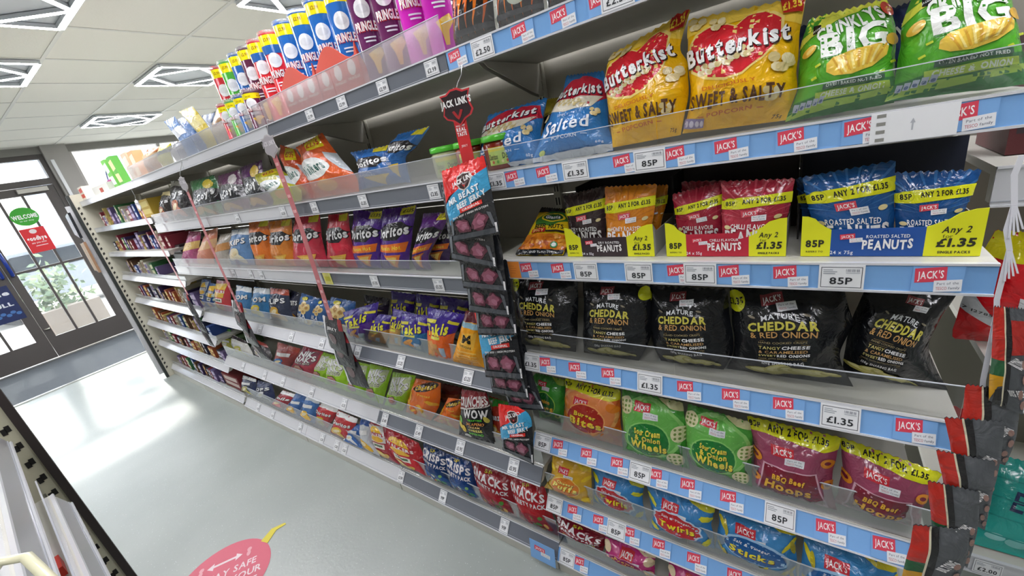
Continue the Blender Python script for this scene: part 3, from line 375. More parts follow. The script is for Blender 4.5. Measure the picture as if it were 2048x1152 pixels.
JERKY=[[('full',[[.818,.795,1.637,.82,.645,1.657],[.808,.798,1.537,.811,.637,1.563],[.799,.796,1.447,.801,.631,1.465]]),('low',[[.846,.838,1.602,.84,.679,1.563],[.83,.835,1.498,.825,.674,1.466],[.814,.836,1.39,.81,.672,1.366]]),('low',[[.857,.831,1.518,.853,.673,1.496],[.84,.827,1.41,.838,.667,1.395],[.824,.828,1.297,.823,.665,1.291]]),('low',[[.869,.84,1.443,.866,.691,1.424],[.852,.836,1.33,.85,.684,1.318],[.834,.837,1.212,.834,.682,1.208]]),('low',[[.88,.839,1.367,.88,.689,1.366],[.862,.834,1.249,.863,.682,1.256],[.844,.834,1.126,.846,.679,1.143]]),('full',[[.89,.87,1.226,.891,.716,1.236],[.874,.861,1.095,.876,.706,1.114],[.857,.861,.954,.859,.702,.97]]),('low',[[.91,.867,1.134,.91,.715,1.133],[.89,.866,1,.891,.711,1.008],[.871,.863,.878,.873,.708,.886]]),('low',[[.917,.882,1.061,.918,.715,1.065],[.896,.837,.921,.899,.691,.94],[.881,.807,.822,.885,.662,.846]]),('full',[[.869,.845,.838,.87,.756,.848],[.858,.849,.766,.865,.712,.814],[.841,.851,.656,.839,.72,.639]])],[('x',[[.876,1.834,1.087,.874,1.684,1.076],[.863,1.837,1.002,.86,1.685,.984],[.852,1.829,.93,.848,1.689,.903]]),('x',[[.879,1.83,1.035,.876,1.692,1.013],[.864,1.824,.935,.864,1.664,.932],[.85,1.816,.839,.85,1.664,.839]]),('x',[[.878,1.839,.925,.876,1.69,.908],[.864,1.801,.828,.866,1.645,.841],[.849,1.77,.734,.851,1.608,.741]])],[('x',[[.878,2.879,1.095,.876,2.731,1.086],[.866,2.893,1.014,.863,2.743,.994],[.854,2.895,.938,.846,2.753,.882]]),('x',[[.878,2.869,.992,.874,2.767,.969],[.865,2.867,.911,.862,2.717,.885],[.851,2.852,.813,.849,2.681,.803]]),('x',[[.875,2.876,.887,.872,2.772,.866],[.861,2.821,.793,.86,2.685,.785],[.85,2.756,.719,.85,2.586,.722]])],[('x',[[.874,3.746,1.099,.873,3.666,1.092],[.863,3.723,1.024,.862,3.621,1.02],[.85,3.686,.939,.85,3.545,.935]]),('x',[[.88,3.752,.994,.878,3.675,.984],[.865,3.722,.899,.864,3.626,.888],[.851,3.669,.806,.849,3.541,.789]]),('x',[[.878,3.77,.867,.877,3.681,.859],[.864,3.716,.772,.864,3.615,.772],[.85,3.63,.683,.85,3.534,.68]])]]
HANG=[[(.86,.695,1.86),(.86,.723,1.819),(.86,.729,1.785),(.86,.732,1.753),(.86,.733,1.641)],[(.86,1.665,1.917),(.86,1.685,1.879),(.86,1.699,1.837),(.86,1.701,1.523),(.86,1.741,1.08)],[(.86,2.632,1.905),(.86,2.73,1.846),(.86,2.732,1.798),(.86,2.758,1.426),(.86,2.761,1.028)],[(.86,3.681,1.864),(.86,3.671,1.816),(.86,3.693,1.756),(.86,3.664,1.435),(.86,3.599,1.094)]]
BILT=[[[.8,-.224,1.328,.8,-.254,1.326],[.8,-.232,1.259,.8,-.266,1.252],[.8,-.24,1.172,.8,-.277,1.154]],[[.81,-.216,1.188,.81,-.272,1.186],[.81,-.222,1.111,.81,-.28,1.104],[.81,-.232,1.058,.81,-.277,1.048]],[[.8,-.198,1.126,.8,-.262,1.136],[.8,-.214,1.065,.8,-.268,1.059],[.8,-.227,1,.8,-.269,.991]],[[.79,-.194,1.066,.79,-.26,1.065],[.79,-.211,1.002,.79,-.266,.994],[.79,-.225,.94,.79,-.268,.922]],[[.78,-.189,1.006,.78,-.249,1.007],[.78,-.202,.927,.78,-.257,.927],[.78,-.213,.86,.78,-.257,.836]],[[.77,-.18,.909,.77,-.246,.932],[.77,-.18,.833,.77,-.25,.857],[.77,-.178,.749,.77,-.243,.767]]]
CHAIN=[(.82,-.224,1.536),(.82,-.221,1.511),(.82,-.227,1.471),(.82,-.225,1.436),(.82,-.232,1.407),(.82,-.231,1.331),(.82,-.234,1.307),(.82,-.236,1.194),(.82,-.242,1.129)]
# ---------------------------------------------------------------- bags
def catmull(P, t):
    n = len(P)-1
    if n == 0: return P[0]
    x = t*n; i = min(int(x), n-1); x -= i
    a, b = P[i], P[i+1]; z = P[i-1] if i > 0 else a*2-b; c = P[i+2] if i+2 <= n else b*2-a
    return ((b*2)-(b*2) + (a*2) + (b-z)*x + (z*2-a*5+b*4-c)*x*x + (a*3-z-b*3+c)*x*x*x)*.5
def resample(L, R):
    d = [0]
    for i in range(1, len(L)): d.append(d[-1]+((L[i]+R[i])-(L[i-1]+R[i-1])).length/2)
    return [x/d[-1] for x in d]
def make_bag(name, des, args, rows, T, q, lab, grp, cat='bag', backc='#c4c6c8', pull=.012, wr=1.0, seals=True, puffp=.7, fin='foil'):
    L = [Vector(r[:3]) for r in rows]; R = [Vector(r[3:]) for r in rows]
    vv = resample(L, R); seed = (abs(hash_(lab)) % 977)*.37
    NU, NV = {1: (8, 10), 2: (12, 14), 3: (22, 26)}[q]
    W_ = sum((a-b).length for a, b in zip(L, R))/len(L); H = sum(((L[i]+R[i])-(L[i-1]+R[i-1])).length/2 for i in range(1, len(L)))
    def base(u, v):
        t = 0
        for i in range(len(vv)-1):
            if v <= vv[i+1] or i == len(vv)-2:
                t = (i+(v-vv[i])/(vv[i+1]-vv[i]))/(len(vv)-1); break
        a = catmull(L, t); b = catmull(R, t); e = pull*sin(pi*min(max(v, 0), 1))
        eg = .022*sin(pi*min(max(v, 0), 1))
        eL = e+eg*noise.noise(Vector((v*5, seed, 1.7))); eR = e+eg*noise.noise(Vector((v*5, seed, 9.1)))
        return a.lerp(b, eL+u*(1-eL-eR))
    SV = .055 if seals else .0
    def puff(u, v):
        m = min(max((v-SV*.6)/(1-SV*1.2), 0), 1)
        return T*max(0, 1-abs(2*u-1)**2.3)**puffp*max(0, 1-abs(2*m-1)**2.4)**.8*(.9+.12*m)
    def crease(u, v):
        m = min(v, 1-v)
        a = 1-abs(noise.noise(Vector((u*2.6+seed, v*3.1, seed))))*2.4
        b = noise.noise(Vector((u*6+seed, v*5, 3.3+seed)))
        pl = sin((u+.12*noise.noise(Vector((u*3, v*3, seed))))*34+seed)*math.exp(-m/.09)*.55
        return (a*.55+b*.5+pl)*min(1, m/.04)*min(1, min(u, 1-u)/.06)
    am = min(.010, T*.22)*wr
    P0 = [[base(i/NU, j/NV) for i in range(NU+1)] for j in range(NV+1)]
    def nrm(P, i, j):
        du = P[j][min(i+1, NU)]-P[j][max(i-1, 0)]; dv = P[min(j+1, NV)][i]-P[max(j-1, 0)][i]
        n = du.cross(dv)
        n = n.normalized() if n.length > 1e-12 else Vector((-1, 0, 0))
        return n if n.x < 0 else -n
    n0 = [[nrm(P0, i, j) for i in range(NU+1)] for j in range(NV+1)]
    Fp = [[P0[j][i]+n0[j][i]*(puff(i/NU, j/NV)+am*crease(i/NU, j/NV)+.0008) for i in range(NU+1)] for j in range(NV+1)]
    Bp = [[P0[j][i]-n0[j][i]*(puff(i/NU, j/NV)*.8+.0004) for i in range(NU+1)] for j in range(NV+1)]
    if seals:                                   # saw-toothed crimped ends
        up = (P0[0][NU//2]-P0[NV][NU//2]).normalized()
        for i in range(NU+1):
            for G_ in (Fp, Bp):
                if i % 2: G_[0][i] = G_[0][i]+up*.0035; G_[NV][i] = G_[NV][i]-up*0
    Fn = [[nrm(Fp, i, j) for i in range(NU+1)] for j in range(NV+1)]
    A = H/W_
    art = Art(A); basec = DES[des](art, *args)
    if isinstance(basec, tuple): basec, backc = basec
    org = (P0[NV][0]+P0[NV][NU])/2
    js = 1 if seals else 0
    def sheet(nm, j0, j1, parent, cf, cb):
        mb = MB(); mb.n = []
        n = NU+1
        for G_, c, rev in ((Fp, cf, False), (Bp, cb, True)):
            vs = [G_[j][i] for j in range(j0, j1+1) for i in range(n)]
            g = (G_[j1][0]-G_[j0][0]).cross(G_[j0][NU]-G_[j0][0])
            fl = (g.x < 0) != rev
            fs = []
            for j in range(j1-j0):
                for i in range(NU):
                    a = j*n+i; qd = (a, a+n, a+n+1, a+1)
                    fs.append(qd if fl else tuple(reversed(qd)))
            mb.faces(vs, fs, mat(c, fin), True)
            mb.n += [tuple(Fn[j][i]*(-1 if rev else 1)) if not rev else tuple(-n0[j][i]) for j in range(j0, j1+1) for i in range(n)]
        # close the rim
        nv = (j1-j0+1)*n; rim = [(j*n, (j+1)*n) for j in range(j1-j0)]+[((j+1)*n+NU, j*n+NU) for j in range(j1-j0)]
        k = mb.mi(mat(cb, fin))
        for a, b in rim: mb.f.append((a, b, b+nv, a+nv)); mb.i.append(k); mb.sm.append(False)
        mb.n = None if nm == 'rimless' else mb.n
        return mb.build(nm, parent, org)
    root = sheet(name, js, NV-js, None, basec, backc)
    tag(root, lab, cat, grp or None)
    if seals:
        sheet('top_seal', 0, 1, root, basec, backc); sheet('bottom_seal', NV-1, NV, root, basec, backc)
    def fmap(u, v):
        x = min(max(u, 0), 1)*NU; y = min(max(v, 0), 1)*NV; i = min(int(x+1e-6), NU-1); j = min(int(y+1e-6), NV-1); x -= i; y -= j
        w = ((1-x)*(1-y), x*(1-y), x*y, (1-x)*y); G4 = (Fp[j][i], Fp[j][i+1], Fp[j+1][i+1], Fp[j+1][i]); N4 = (Fn[j][i], Fn[j][i+1], Fn[j+1][i+1], Fn[j+1][i])
        p = G4[0]*w[0]+G4[1]*w[1]+G4[2]*w[2]+G4[3]*w[3]; n = N4[0]*w[0]+N4[1]*w[1]+N4[2]*w[2]+N4[3]*w[3]
        return p, n.normalized()
    if art.it: art_mesh(art, NU, NV, fmap, 'printed_front', root, fin, .0009, .00007 if q == 3 else .0002)
    return root
def hash_(s):
    h = 5381
    for c in s: h = (h*33+ord(c)) & 0x7fffffff
    return h
# ---------------------------------------------------------------- what is printed on each kind of bag
DES = {}
def des(f): DES[f.__name__] = f; return f
def popc(a, x, y, r, c='#e9dcae'):
    for k in range(5): a.ell(x+r*.7*cos(k*1.9), y+r*.6*sin(k*1.9)/a.A, r*.55, r*.5, c if k % 2 else '#d9c68c', n=9)
@des
def butter(a, k):
    Y = k != 'b'; b = '#efb90c' if Y else '#2f7cc2'
    if Y:
        a.poly([(0, 0), (1, 0), (1, .16), (.6, .1), (0, .2)], '#f3cf4c')
        hx, hy = (.48, .30)
        hp = [(.48, .17), (.56, .08), (.70, .06), (.84, .12), (.86, .26), (.72, .42), (.55, .54), (.4, .58), (.2, .56), (.07, .5), (.06, .3), (.12, .2), (.26, .13), (.40, .14)]
        a.poly([(.48+(x-.48)*1.06, .31+(y-.31)*1.08) for x, y in hp], '#f6dc80'); a.poly(hp, '#d4232f')
        for i in range(6): popc(a, .16+.085*i, .50-.03*i+.02*(i % 2), .055, '#f2ead0')
        a.text('Butterkist', .47, .31, .92, .13, '#ffffff', 2, rot=-13, out='#2a1d1d', shear=.12, wob=.06)
        popc(a, .86, .46, .09); popc(a, .1, .08, .08); popc(a, .3, .12, .07); popc(a, .8, .72, .07)
        a.text('DELICIOUSLY', .42, .635, .5, .028, '#c8661c', 1, rot=-7)
        a.text('SWEET & SALTY', .48, .735, .84, .105, '#5a3a22', 2, rot=-5, wob=.08)
        a.text('POPCORN', .45, .845, .42, .032, '#c8661c', 1, rot=-6)
        a.rect(.70, .83, .76, .838, '#c8661c'); a.rect(.15, .87, .21, .878, '#c8661c')
        if k == 'y2':
            a.rect(.02, .885, .22, .96, '#8a7fae')
            for i in range(4): a.ell(.05+i*.048, .925, .02, .028, '#d9d4ea', n=8)
        a.poly([(.80, 0), (1, -.02), (.98, .09), (.84, .1)], '#b8231f'); a.text('£1.35', .9, .045, .15, .05, '#f6d23c', 2, rot=-14)
        a.text('75g', .9, .93, .08, .035, '#4a3a22', 1)
    else:
        hp = [(.3, .12), (.62, .05), (.95, .12), (1, .3), (.8, .42), (.5, .5), (.2, .5), (.08, .38), (.12, .2)]
        a.poly(hp, '#c4243a'); a.poly([(.05, .4), (.5, .36), (.95, .3), (.8, .44), (.4, .52), (.1, .5)], '#e8e2cf')
        for i in range(5): popc(a, .25+.1*i, .41, .05, '#f0e8cf')
        a.text('Butterkist', .5, .27, .86, .11, '#ffffff', 2, rot=-8, out='#1e2440', shear=.12, wob=.05)
        a.text('SIMPLY', .42, .555, .18, .025, '#cfe0f2', 0, rot=-6)
        a.text('Salted', .47, .655, .66, .12, '#eef4fb', 1, rot=-8, shear=.3)
        a.text('POPCORN', .47, .775, .34, .035, '#d8e6f6', 1, rot=-4); a.rect(.18, .79, .25, .797, '#d8e6f6'); a.rect(.69, .755, .76, .762, '#d8e6f6')
        popc(a, .86, .5, .06); popc(a, .08, .56, .05); a.ell(.15, .9, .05, .035, '#b8c870')
        a.text('60g', .87, .86, .08, .03, '#dfe8f4', 1)
        a.poly([(0, .93), (1, .9), (1, 1), (0, 1)], '#c3cbd6')
    return b, ('#c9a53a' if Y else '#8fa6c4')
@des
def crink(a, k):
    a.poly([(0, 0), (1, 0), (1, .10), (.7, .03), (.4, .10), (.12, .22), (0, .32)], '#d9de4e'); a.poly([(0, 0), (.25, 0), (.12, .14), (0, .2)], '#4a9a30')
    a.poly([(0, .86), (.3, .80), (.6, .76), (1, .70), (1, 1), (0, 1)], '#2a7a3a')
    a.poly([(0, .93), (.3, .87), (.6, .86), (1, .80), (1, .87), (.6, .92), (.2, .96), (0, 1)], '#a9cf52')
    a.poly([(.1, .09), (.2, .11), (.22, .2), (.13, .2)], '#1c2020'); a.text("JACOB'S", .165, .155, .1, .02, '#ffffff', 1, rot=-20)
    a.text('CRINKLYS', .53, .17, .72, .135, '#f4f8f2', 2, rot=-14, wob=.05, out='#3a8a28')
    a.text('BIG', .56, .34, .66, .22, '#f6f9f4', 2, rot=-5, out='#3a8a28')
    P = [(.3, .55), (.36, .49), (.5, .45), (.66, .42), (.8, .40), (.9, .42), (.88, .5), (.74, .6), (.55, .66), (.38, .66), (.3, .62)]
    a.poly(P, '#edc84e')
    for i in range(9):
        t = i/8; x0 = .34+.52*t; y0 = .5-.1*t; a.poly([(x0, y0), (x0+.022, y0), (.46+.3*t+.012, .655-.10*t), (.46+.3*t-.012, .655-.10*t)], '#f8e48c' if i % 2 else '#d9a63a')
    a.ell(.12, .38, .085, .05, '#ecc04a', rot=-40); a.ell(.13, .375, .05, .02, '#f7dc80', rot=-40); a.ell(.93, .36, .07, .06, '#e0b040', rot=-20)
    a.rect(.28, .70, .86, .745, '#3b5f4c', sk=.022); a.text('OVEN BAKED NOT FRIED', .57, .722, .52, .028, '#e8f0e8', 1, rot=-3)
    a.poly([(.22, .785), (.9, .745), (.92, .81), (.24, .86)], '#b6d548'); a.text('CHEESE & ONION', .57, .80, .58, .045, '#e9f3dc', 2, rot=-3)
    for i in range(5): a.rect(.05+i*.058, .865-.012*i, .10+i*.058, .925-.012*i, '#b9c3d6'); a.ell(.075+i*.058, .905-.012*i, .018, .018, '#5a6f98', n=8)
    a.ell(.93, .1, .06, .085, '#c8402a'); a.text('£1', .93, .1, .06, .04, '#f4d850', 1)
    for x, y in ((.2, .55), (.16, .66), (.8, .66), (.9, .56)): a.poly([(x, y), (x+.05, y-.02), (x+.06, y), (x+.01, y+.02)], '#c8d83a')
    return '#56ad2e', '#8fbf5a'
@des
def plain(a, c, st='', tc='#ffffff', c2='#888888'):
    a.poly([(.0, .35), (1, .25), (1, .5), (0, .62)], c2)
    if st: a.text(st, .5, .32, .8, .2, tc, 2, rot=-6)
    return c
@des
def beer(a):
    a.rect(0, 0, 1, .12, '#222226'); a.poly([(.1, .3), (.5, .08), (.9, .12), (1, .3), (.6, .44), (.2, .42)], '#3f7a2c')
    a.ell(.6, .25, .33, .13, '#f0d42c'); a.ell(.6, .25, .28, .1, '#2b5a2a'); a.text('Giants', .6, .25, .42, .07, '#ffffff', 2, out='#16301a')
    a.text('BEER NUTS', .55, .45, .72, .08, '#24201c', 1)
    a.rect(0, .60, 1, .9, '#e2861e')
    random.seed(3)
    for i in range(46): a.ell(random.random(), .62+.26*random.random(), .05, .035, random.choice(['#f0a83a', '#b85a18', '#d8761c']), rot=random.random()*180, n=8)
    a.poly([(.18, .52), (.5, .5), (.5, .58), (.18, .6)], '#c8262a'); a.text('SPICY', .34, .55, .26, .05, '#f8e080', 2, rot=-3)
    a.rect(.52, .54, .98, .575, '#2a2220'); a.ell(.78, .82, .07, .07, '#2c8a4a'); a.ell(.78, .82, .045, .045, '#e8f0e8')
    a.rect(0, .9, 1, 1, '#17181c'); a.text("TOO GOOD TO PUT DOWN", .5, .945, .7, .03, '#e8e8e8', 1)
    return '#edc81c', '#20222a'
def rays(a, c, n=13, cy=.62):
    for i in range(n):
        t = pi*(.06+.88*i/(n-1)); w = .028
        a.poly([(.5+.12*cos(t), cy-.12*sin(t)/a.A), (.5+1.2*cos(t-w), cy-1.2*sin(t-w)/a.A), (.5+1.2*cos(t+w), cy-1.2*sin(t+w)/a.A)], c)
@des
def nuts(a, c, c2, st):
    rays(a, c2, cy=.5); up = -.03 if st else 0
    a.poly([(0, .26), (.25, .22), (.5, .205), (1, .15), (1, .29), (.5, .34), (.25, .37), (0, .37)], '#e6e81e')
    a.ell(.14, .295, .11, .095, '#e6e81e', n=22); a.ell(.14, .295, .105, .09, '#9aa022', n=22); a.ell(.14, .295, .1, .085, '#e8ea24', n=22)
    a.text('85P', .14, .295, .15, .055, '#2a2a20', 2, rot=-4)
    a.text('ANY 2 FOR £1.35', .62, .255, .6, .055, '#2a2a20', 2, rot=-5)
    a.own(.45, .42, .25, '#dc4a5a', rot=-7, big=True)
    a.ell(.86, .46, .055, .035, '#e8d9a0', rot=-20); a.ell(.12, .60, .05, .035, '#e6d6a0', rot=10)
    if st:
        a.text(st, .5, .59, .66, .058, '#f4f4f2', 1, wob=.08)
        a.text('PEANUTS', .5, .71, .84, .14, '#f2f0ee', 2, wob=.12, grow=.05)
    return c
@des
def cheddar(a, k):
    a.own(.42, .085, .2, '#8c3a40', rot=-5, big=True)
    if k != 4: a.ell([.93, .95, -.02, .08, .5][k] if k != 0 else .05, .1, .095, .1, '#dbe01c', n=20)
    if k in (3, 0): a.text('£1.35', .085 if k == 3 else .05, .1, .14, .06, '#22221a', 2, rot=-5)
    r = 0
    a.text('MATURE', .46, .235, .32, .048, '#eceff2', 1, rot=r, arc=.5)
    a.text('CHEDDAR', .47, .33, .58, .08, '#d9cf58', 2, rot=r, arc=.25, shear=0); a.text('& RED ONION', .47, .42, .56, .06, '#cfa060', 1, rot=r, arc=.2)
    a.rect(.27, .486, .68, .489, '#a08a50', big=False); a.text('HAND COOKED CRISPS', .47, .507, .42, .02, '#b8a878', 0)
    a.rect(.25, .535, .7, .538, '#a08a50', big=False)
    a.text('TANGY', .36, .565, .2, .032, '#d8cc7a', 1); a.text('CHEESE', .59, .565, .24, .034, '#f0f0f0', 2)
    a.text('& CARAMELISED', .48, .615, .44, .03, '#cfa468', 1); a.text('SWEET', .345, .66, .17, .024, '#d8cc7a', 1); a.text('RED ONIONS', .58, .66, .29, .03, '#f0f0f0', 2)
    a.text('MADE WITH BRITISH POTATOES', .48, .7, .44, .015, '#a89868', 0)
    a.rect(.25, .72, .7, .723, '#a08a50', big=False)
    a.text('120g SHARING BAG', .48, .755, .38, .03, '#f2f2f2', 1)
    for x, y, w in ((.22, .24, 1), (.68, .24, 1)): a.ell(x, y, .035, .012, '#8c8470', n=8, rot=20, big=False)
    for i, (x, y, rx, ry, t) in enumerate(((.33, .87, .2, .05, 6), (.43, .83, .13, .06, -12), (.55, .85, .13, .055, 14), (.68, .865, .17, .05, 12), (.85, .90, .08, .02, 18))):
        a.ell(x, y, rx, ry, '#c6be6a' if i % 2 else '#b4ab58', rot=t); a.ell(x, y-.012, rx*.75, ry*.55, '#dfd894', rot=t)
    t = radians({3: -4, 4: 15}.get(k, 0))
    if t:
        for j, (pts, tr, c, big) in enumerate(a.it):
            a.it[j] = ([(.48+(p[0]-.48)*cos(t)-(p[1]-.5)*a.A*sin(t), .5+((p[0]-.48)*sin(t)/a.A+(p[1]-.5)*cos(t))) for p in pts], tr, c, big)
    return '#15171b', '#20222a'
JS = dict(onion=('#3f9a34', '#1f6a2c', '#9ccf4a', ['Onion', 'Rings'], '#e8b83a', '#b8d84a'),
 burger=('#dd6a2c', '#a8281e', '#f0a860', ['Burger', 'Bites'], '#f0d23a', '#e8801a'),
 wheels=('#46a038', '#1f7a34', '#8fd070', ['Sour Cream', '& Onion', 'Wheels'], '#f0dc50', '#d9d8a0'),
 hoops=('#a04a66', '#7c2234', '#c88ca4', ['BBQ Beef', 'Hoops'], '#f0b83a', '#e8922a'),
 hoops2=('#a04a66', '#7c2234', '#c88ca4', ['BBQ Beef', 'Hoops'], '#f0b83a', '#e8922a'),
 puffs=('#dfae2c', '#e0802c', '#f0cf6a', ['Cheesy', 'Puffs'], '#f8ea7a', '#f0cc20'),
 twirls=('#3f8fd0', '#c8202a', '#9cc8ee', ['Salt & Vinegar', 'Twirls'], '#f8e22c', '#e4e032'),
 sticks=('#4292d0', '#1b5c9e', '#8cc0ea', ['Salt & Vinegar', 'Sticks'], '#f8ea3a', '#ecdc2c'),
 prawn=('#c8307e', '#8c1656', '#f08cba', ['Prawn', 'Crackers'], '#e8b05a', '#f0d8b0'))
@des
def jsn(a, k):
    c, c2, c3, tx, tc, ac = JS[k]
    band = k in ('burger', 'hoops', 'hoops2')
    cy = .56 if k in ('burger', 'onion') else .60
    a.ell(.47, .45, .52, .44*a.A, c3, n=24) if k in ('burger', 'wheels') else None
    if k in ('burger', 'wheels'): a.ell(.47, .45, .47, .39*a.A, {'burger': '#e88a4a', 'wheels': '#6cbc54'}[k], n=24)
    if band:
        a.poly([(0, 0), (.22, -.02), (1, -.02), (1.02, .17), (.85, .20), (.5, .14), (.2, .12), (0, .14)], '#e3e41c')
        a.text('ANY 2 FOR £1.35', .56, .07, .66, .062, '#24241c', 2, rot=3); a.text('85P', .08, .06, .14, .055, '#24241c', 2)
    else:
        a.poly([(.62, 0), (1, 0), (1, .14), (.8, .1)], ac)
    a.own(.38 if k != 'prawn' else .5, .27 if band else .14 if k in ('wheels', 'onion') else .2, .27, '#d4303e', rot=3, big=True)
    if k in ('hoops', 'hoops2'):
        P = [(.16, .46), (.5, .5), (.78, .5), (.84, .72), (.9, .98), (.12, .98)]
        a.poly([(.5+(x-.5)*1.06, .7+(y-.7)*1.08) for x, y in P], '#d8a8b8'); a.poly(P, c2)
        ty = (.62, .77)
    elif k == 'sticks': a.ell(.5, .55, .42, .27*a.A, '#a8d0f0', n=20, rot=8); a.ell(.5, .56, .39, .24*a.A, c2, n=20, rot=8); ty = (.42, .6)
    elif k == 'twirls': a.ell(.47, .56, .40, .28*a.A, '#cfe4f8', n=36, lob=11, amp=.05, rot=10); a.ell(.47, .56, .37, .25*a.A, c2, n=36, lob=11, amp=.05, rot=10); ty = (.42, .6)
    else: a.ell(.46, cy, .35, .28*a.A, c3, n=24); a.ell(.46, cy, .33, .26*a.A, c2, n=24); ty = (.48, .62)
    if len(tx) == 3: ys = (.47, .56, .68)
    else: ys = ty
    for i, t in enumerate(tx):
        last = i == len(tx)-1
        if k in ('twirls', 'sticks') and not last: a.text(t, .47, ys[i], .46, .05, '#f4f4f4', 1, rot=6, shear=.2)
        else: a.text(t, .47, ys[i], .56 if last else .4, .13 if last else .075, tc, 2, rot=5, wob=.06, out='#5a1c10' if k != 'wheels' else '#174a20')
    if k == 'puffs': pass
    random.seed(len(k))
    spots = {'wheels': [(.1, .16), (.93, .48), (.84, .86)], 'hoops': [(.9, .36), (.94, .66), (.04, .4), (.05, .7)], 'hoops2': [(.9, .42), (.04, .45)], 'burger': [(.1, .36), (.9, .32), (.08, .6), (.92, .72), (.8, .85)], 'onion': [(.15, .6), (.85, .82)]}.get(k, [(.08, .2), (.92, .3), (.1, .8), (.9, .85), (.6, .93)])
    for (x, y) in spots:
        if k == 'wheels':
            a.ell(x, y, .12, .12, '#e8e4b4', n=18)
            for i in range(-1, 2):
                for j in range(-1, 2): a.ell(x+i*.06, y+j*.06/a.A, .02, .02, '#7d9a4a', n=6)
        elif k in ('hoops', 'hoops2', 'onion'): a.ell(x, y, .085, .07, ac, rot=20); a.ell(x, y, .04, .028, c2, rot=20)
        elif k in ('twirls', 'puffs'): a.ell(x, y, .1, .045, ac, rot=random.randint(-60, 60), n=20, lob=7, amp=.12)
        elif k == 'sticks': a.ell(x, y, .13, .03, ac, rot=60 if x < .5 else -50, n=10); a.ell(x+.04, y+.05, .11, .028, '#c8b82a', rot=80, n=10)
        else: a.ell(x, y, .1, .07, ac, rot=30)
    a.text('No Artificial Colours', .42, .90, .4, .022, '#e8e8e8', 0, rot=3)
    return c, {'twirls': '#2a6eae', 'sticks': '#2a6eae'}.get(k, c)
@des
def multi(a, c, st):
    a.text(st, .5, .2, .9, .15, '#f2eef0', 2, rot=4, wob=.04); a.text('VARIETY PACK', .5, .38, .86, .085, '#ece8ea', 2, rot=4)
    a.ell(.5, .8, .5, .2*a.A, {'#17396e': '#1f4f8a', '#173f7c': '#1f4f8a'}.get(c, '#8a1a28'), n=16)
    random.seed(len(c)+len(st))
    pal = ['#c8a050', '#6a3a2a', '#4f8a3a', '#a83040'] if st == 'SNACKS' else ['#3a8a5a', '#c05a3a', '#7cae6a', '#d0d4dc']
    for i in range(16): a.ell(.1+.8*random.random(), .62+.32*random.random(), .06, .04, random.choice(pal), rot=random.random()*180, n=8)
    a.text('5P', .5, .07, .2, .05, '#e0d040', 1)
    return c
@des
def walk(a, c, c2):
    a.poly([(.1, .1), (.9, .05), (.8, .5), (.2, .5)], c2) if c2 != c else None
    a.ell(.5, .24, .27, .15*a.A, '#f0c028', n=20); a.rect(.2, .25, .8, .34, c); a.text("WALKERS", .5, .31, .7, .075, '#f4f0ee', 2)
    a.ell(.5, .42, .26, .07*a.A, '#e8b43a', n=16)
    a.rect(.28, .53, .74, .66, '#e4dcd0'); a.rect(.34, .56, .68, .62, '#4a6a4a')
    a.ell(.45, .82, .24, .1*a.A, '#e8c050', rot=20); a.ell(.6, .86, .2, .07*a.A, '#d8a838', rot=-20); a.ell(.48, .8, .16, .05*a.A, '#f2d880', rot=20)
    return c
@des
def blob(a, c, c1, c2, st):
    a.poly([(0, .02), (1, .0), (1, .16), (.5, .12), (0, .2)], c2)
    a.ell(.4, .68, .28, .16*a.A, c1, rot=-20, n=12); a.ell(.62, .78, .24, .12*a.A, c1, rot=24, n=12)
    a.ell(.45, .66, .16, .07*a.A, '#e8d8a8', rot=-20, n=10)
    a.poly([(.0, .5), (.14, .48), (.1, .95), (0, .97)], '#d4d8dc')
    if st: a.text(st, .5, .34, .8, .13, '#f0f0f0', 2, rot=-6, out='#20242c')
    else: a.poly([(.2, .3), (.8, .24), (.82, .36), (.22, .42)], '#e8e8e8')
    return c, '#c8ccd0'
@des
def wow(a):
    a.poly([(0, 0), (1, 0), (1, .24), (.5, .27), (0, .34)], '#8e1d28'); a.poly([(.0, .34), (.5, .27), (1, .24), (1, .27), (.5, .30), (0, .37)], '#d8d0c8')
    a.text('CRUNCHIES', .5, .18, .96, .16, '#efe6e2', 2, rot=-5, wob=.05, out='#5a0e18'); a.text('WOW', .6, .40, .72, .15, '#f2f0ee', 2, wob=.04, out='#16141a')
    a.text('TERRIFYING', .58, .525, .42, .03, '#5ad23a', 2); a.text('JALAPENO', .6, .60, .5, .05, '#e89a4a', 1); a.text('CREAM', .58, .665, .32, .036, '#e8c070', 1); a.text('CHEESE', .6, .735, .38, .05, '#f2e46a', 2); a.text('INFERNO', .6, .82, .4, .05, '#6ad83a', 2)
    a.ell(.13, .55, .12, .05*a.A, '#6fae3a', rot=70); a.ell(.14, .68, .12, .05*a.A, '#e8d040', rot=50); a.ell(.26, .74, .11, .05*a.A, '#f0c838', rot=80); a.ell(.34, .9, .1, .05*a.A, '#d8d8d0'); a.ell(.9, .5, .1, .04*a.A, '#c8b84a', rot=60)
    return '#18161a', '#28242a'
@des
def cheet(a):
    a.ell(.55, .13, .4, .09*a.A, '#3a2418', rot=-14, n=14); a.text('Cheetos', .55, .13, .66, .09, '#f0c830', 2, rot=-12, wob=.15)
    a.text('Twisted', .6, .3, .4, .04, '#f4d24a', 1)
    for x, y, r in ((.2, .62, 40), (.35, .78, -30), (.6, .62, 20), (.75, .8, 60), (.5, .9, 0), (.15, .4, 80), (.85, .45, 20)): a.ell(x, y, .16, .05, '#f0b42c', rot=r, n=18, lob=5, amp=.14)
    return '#e8701c', '#a03c1c'
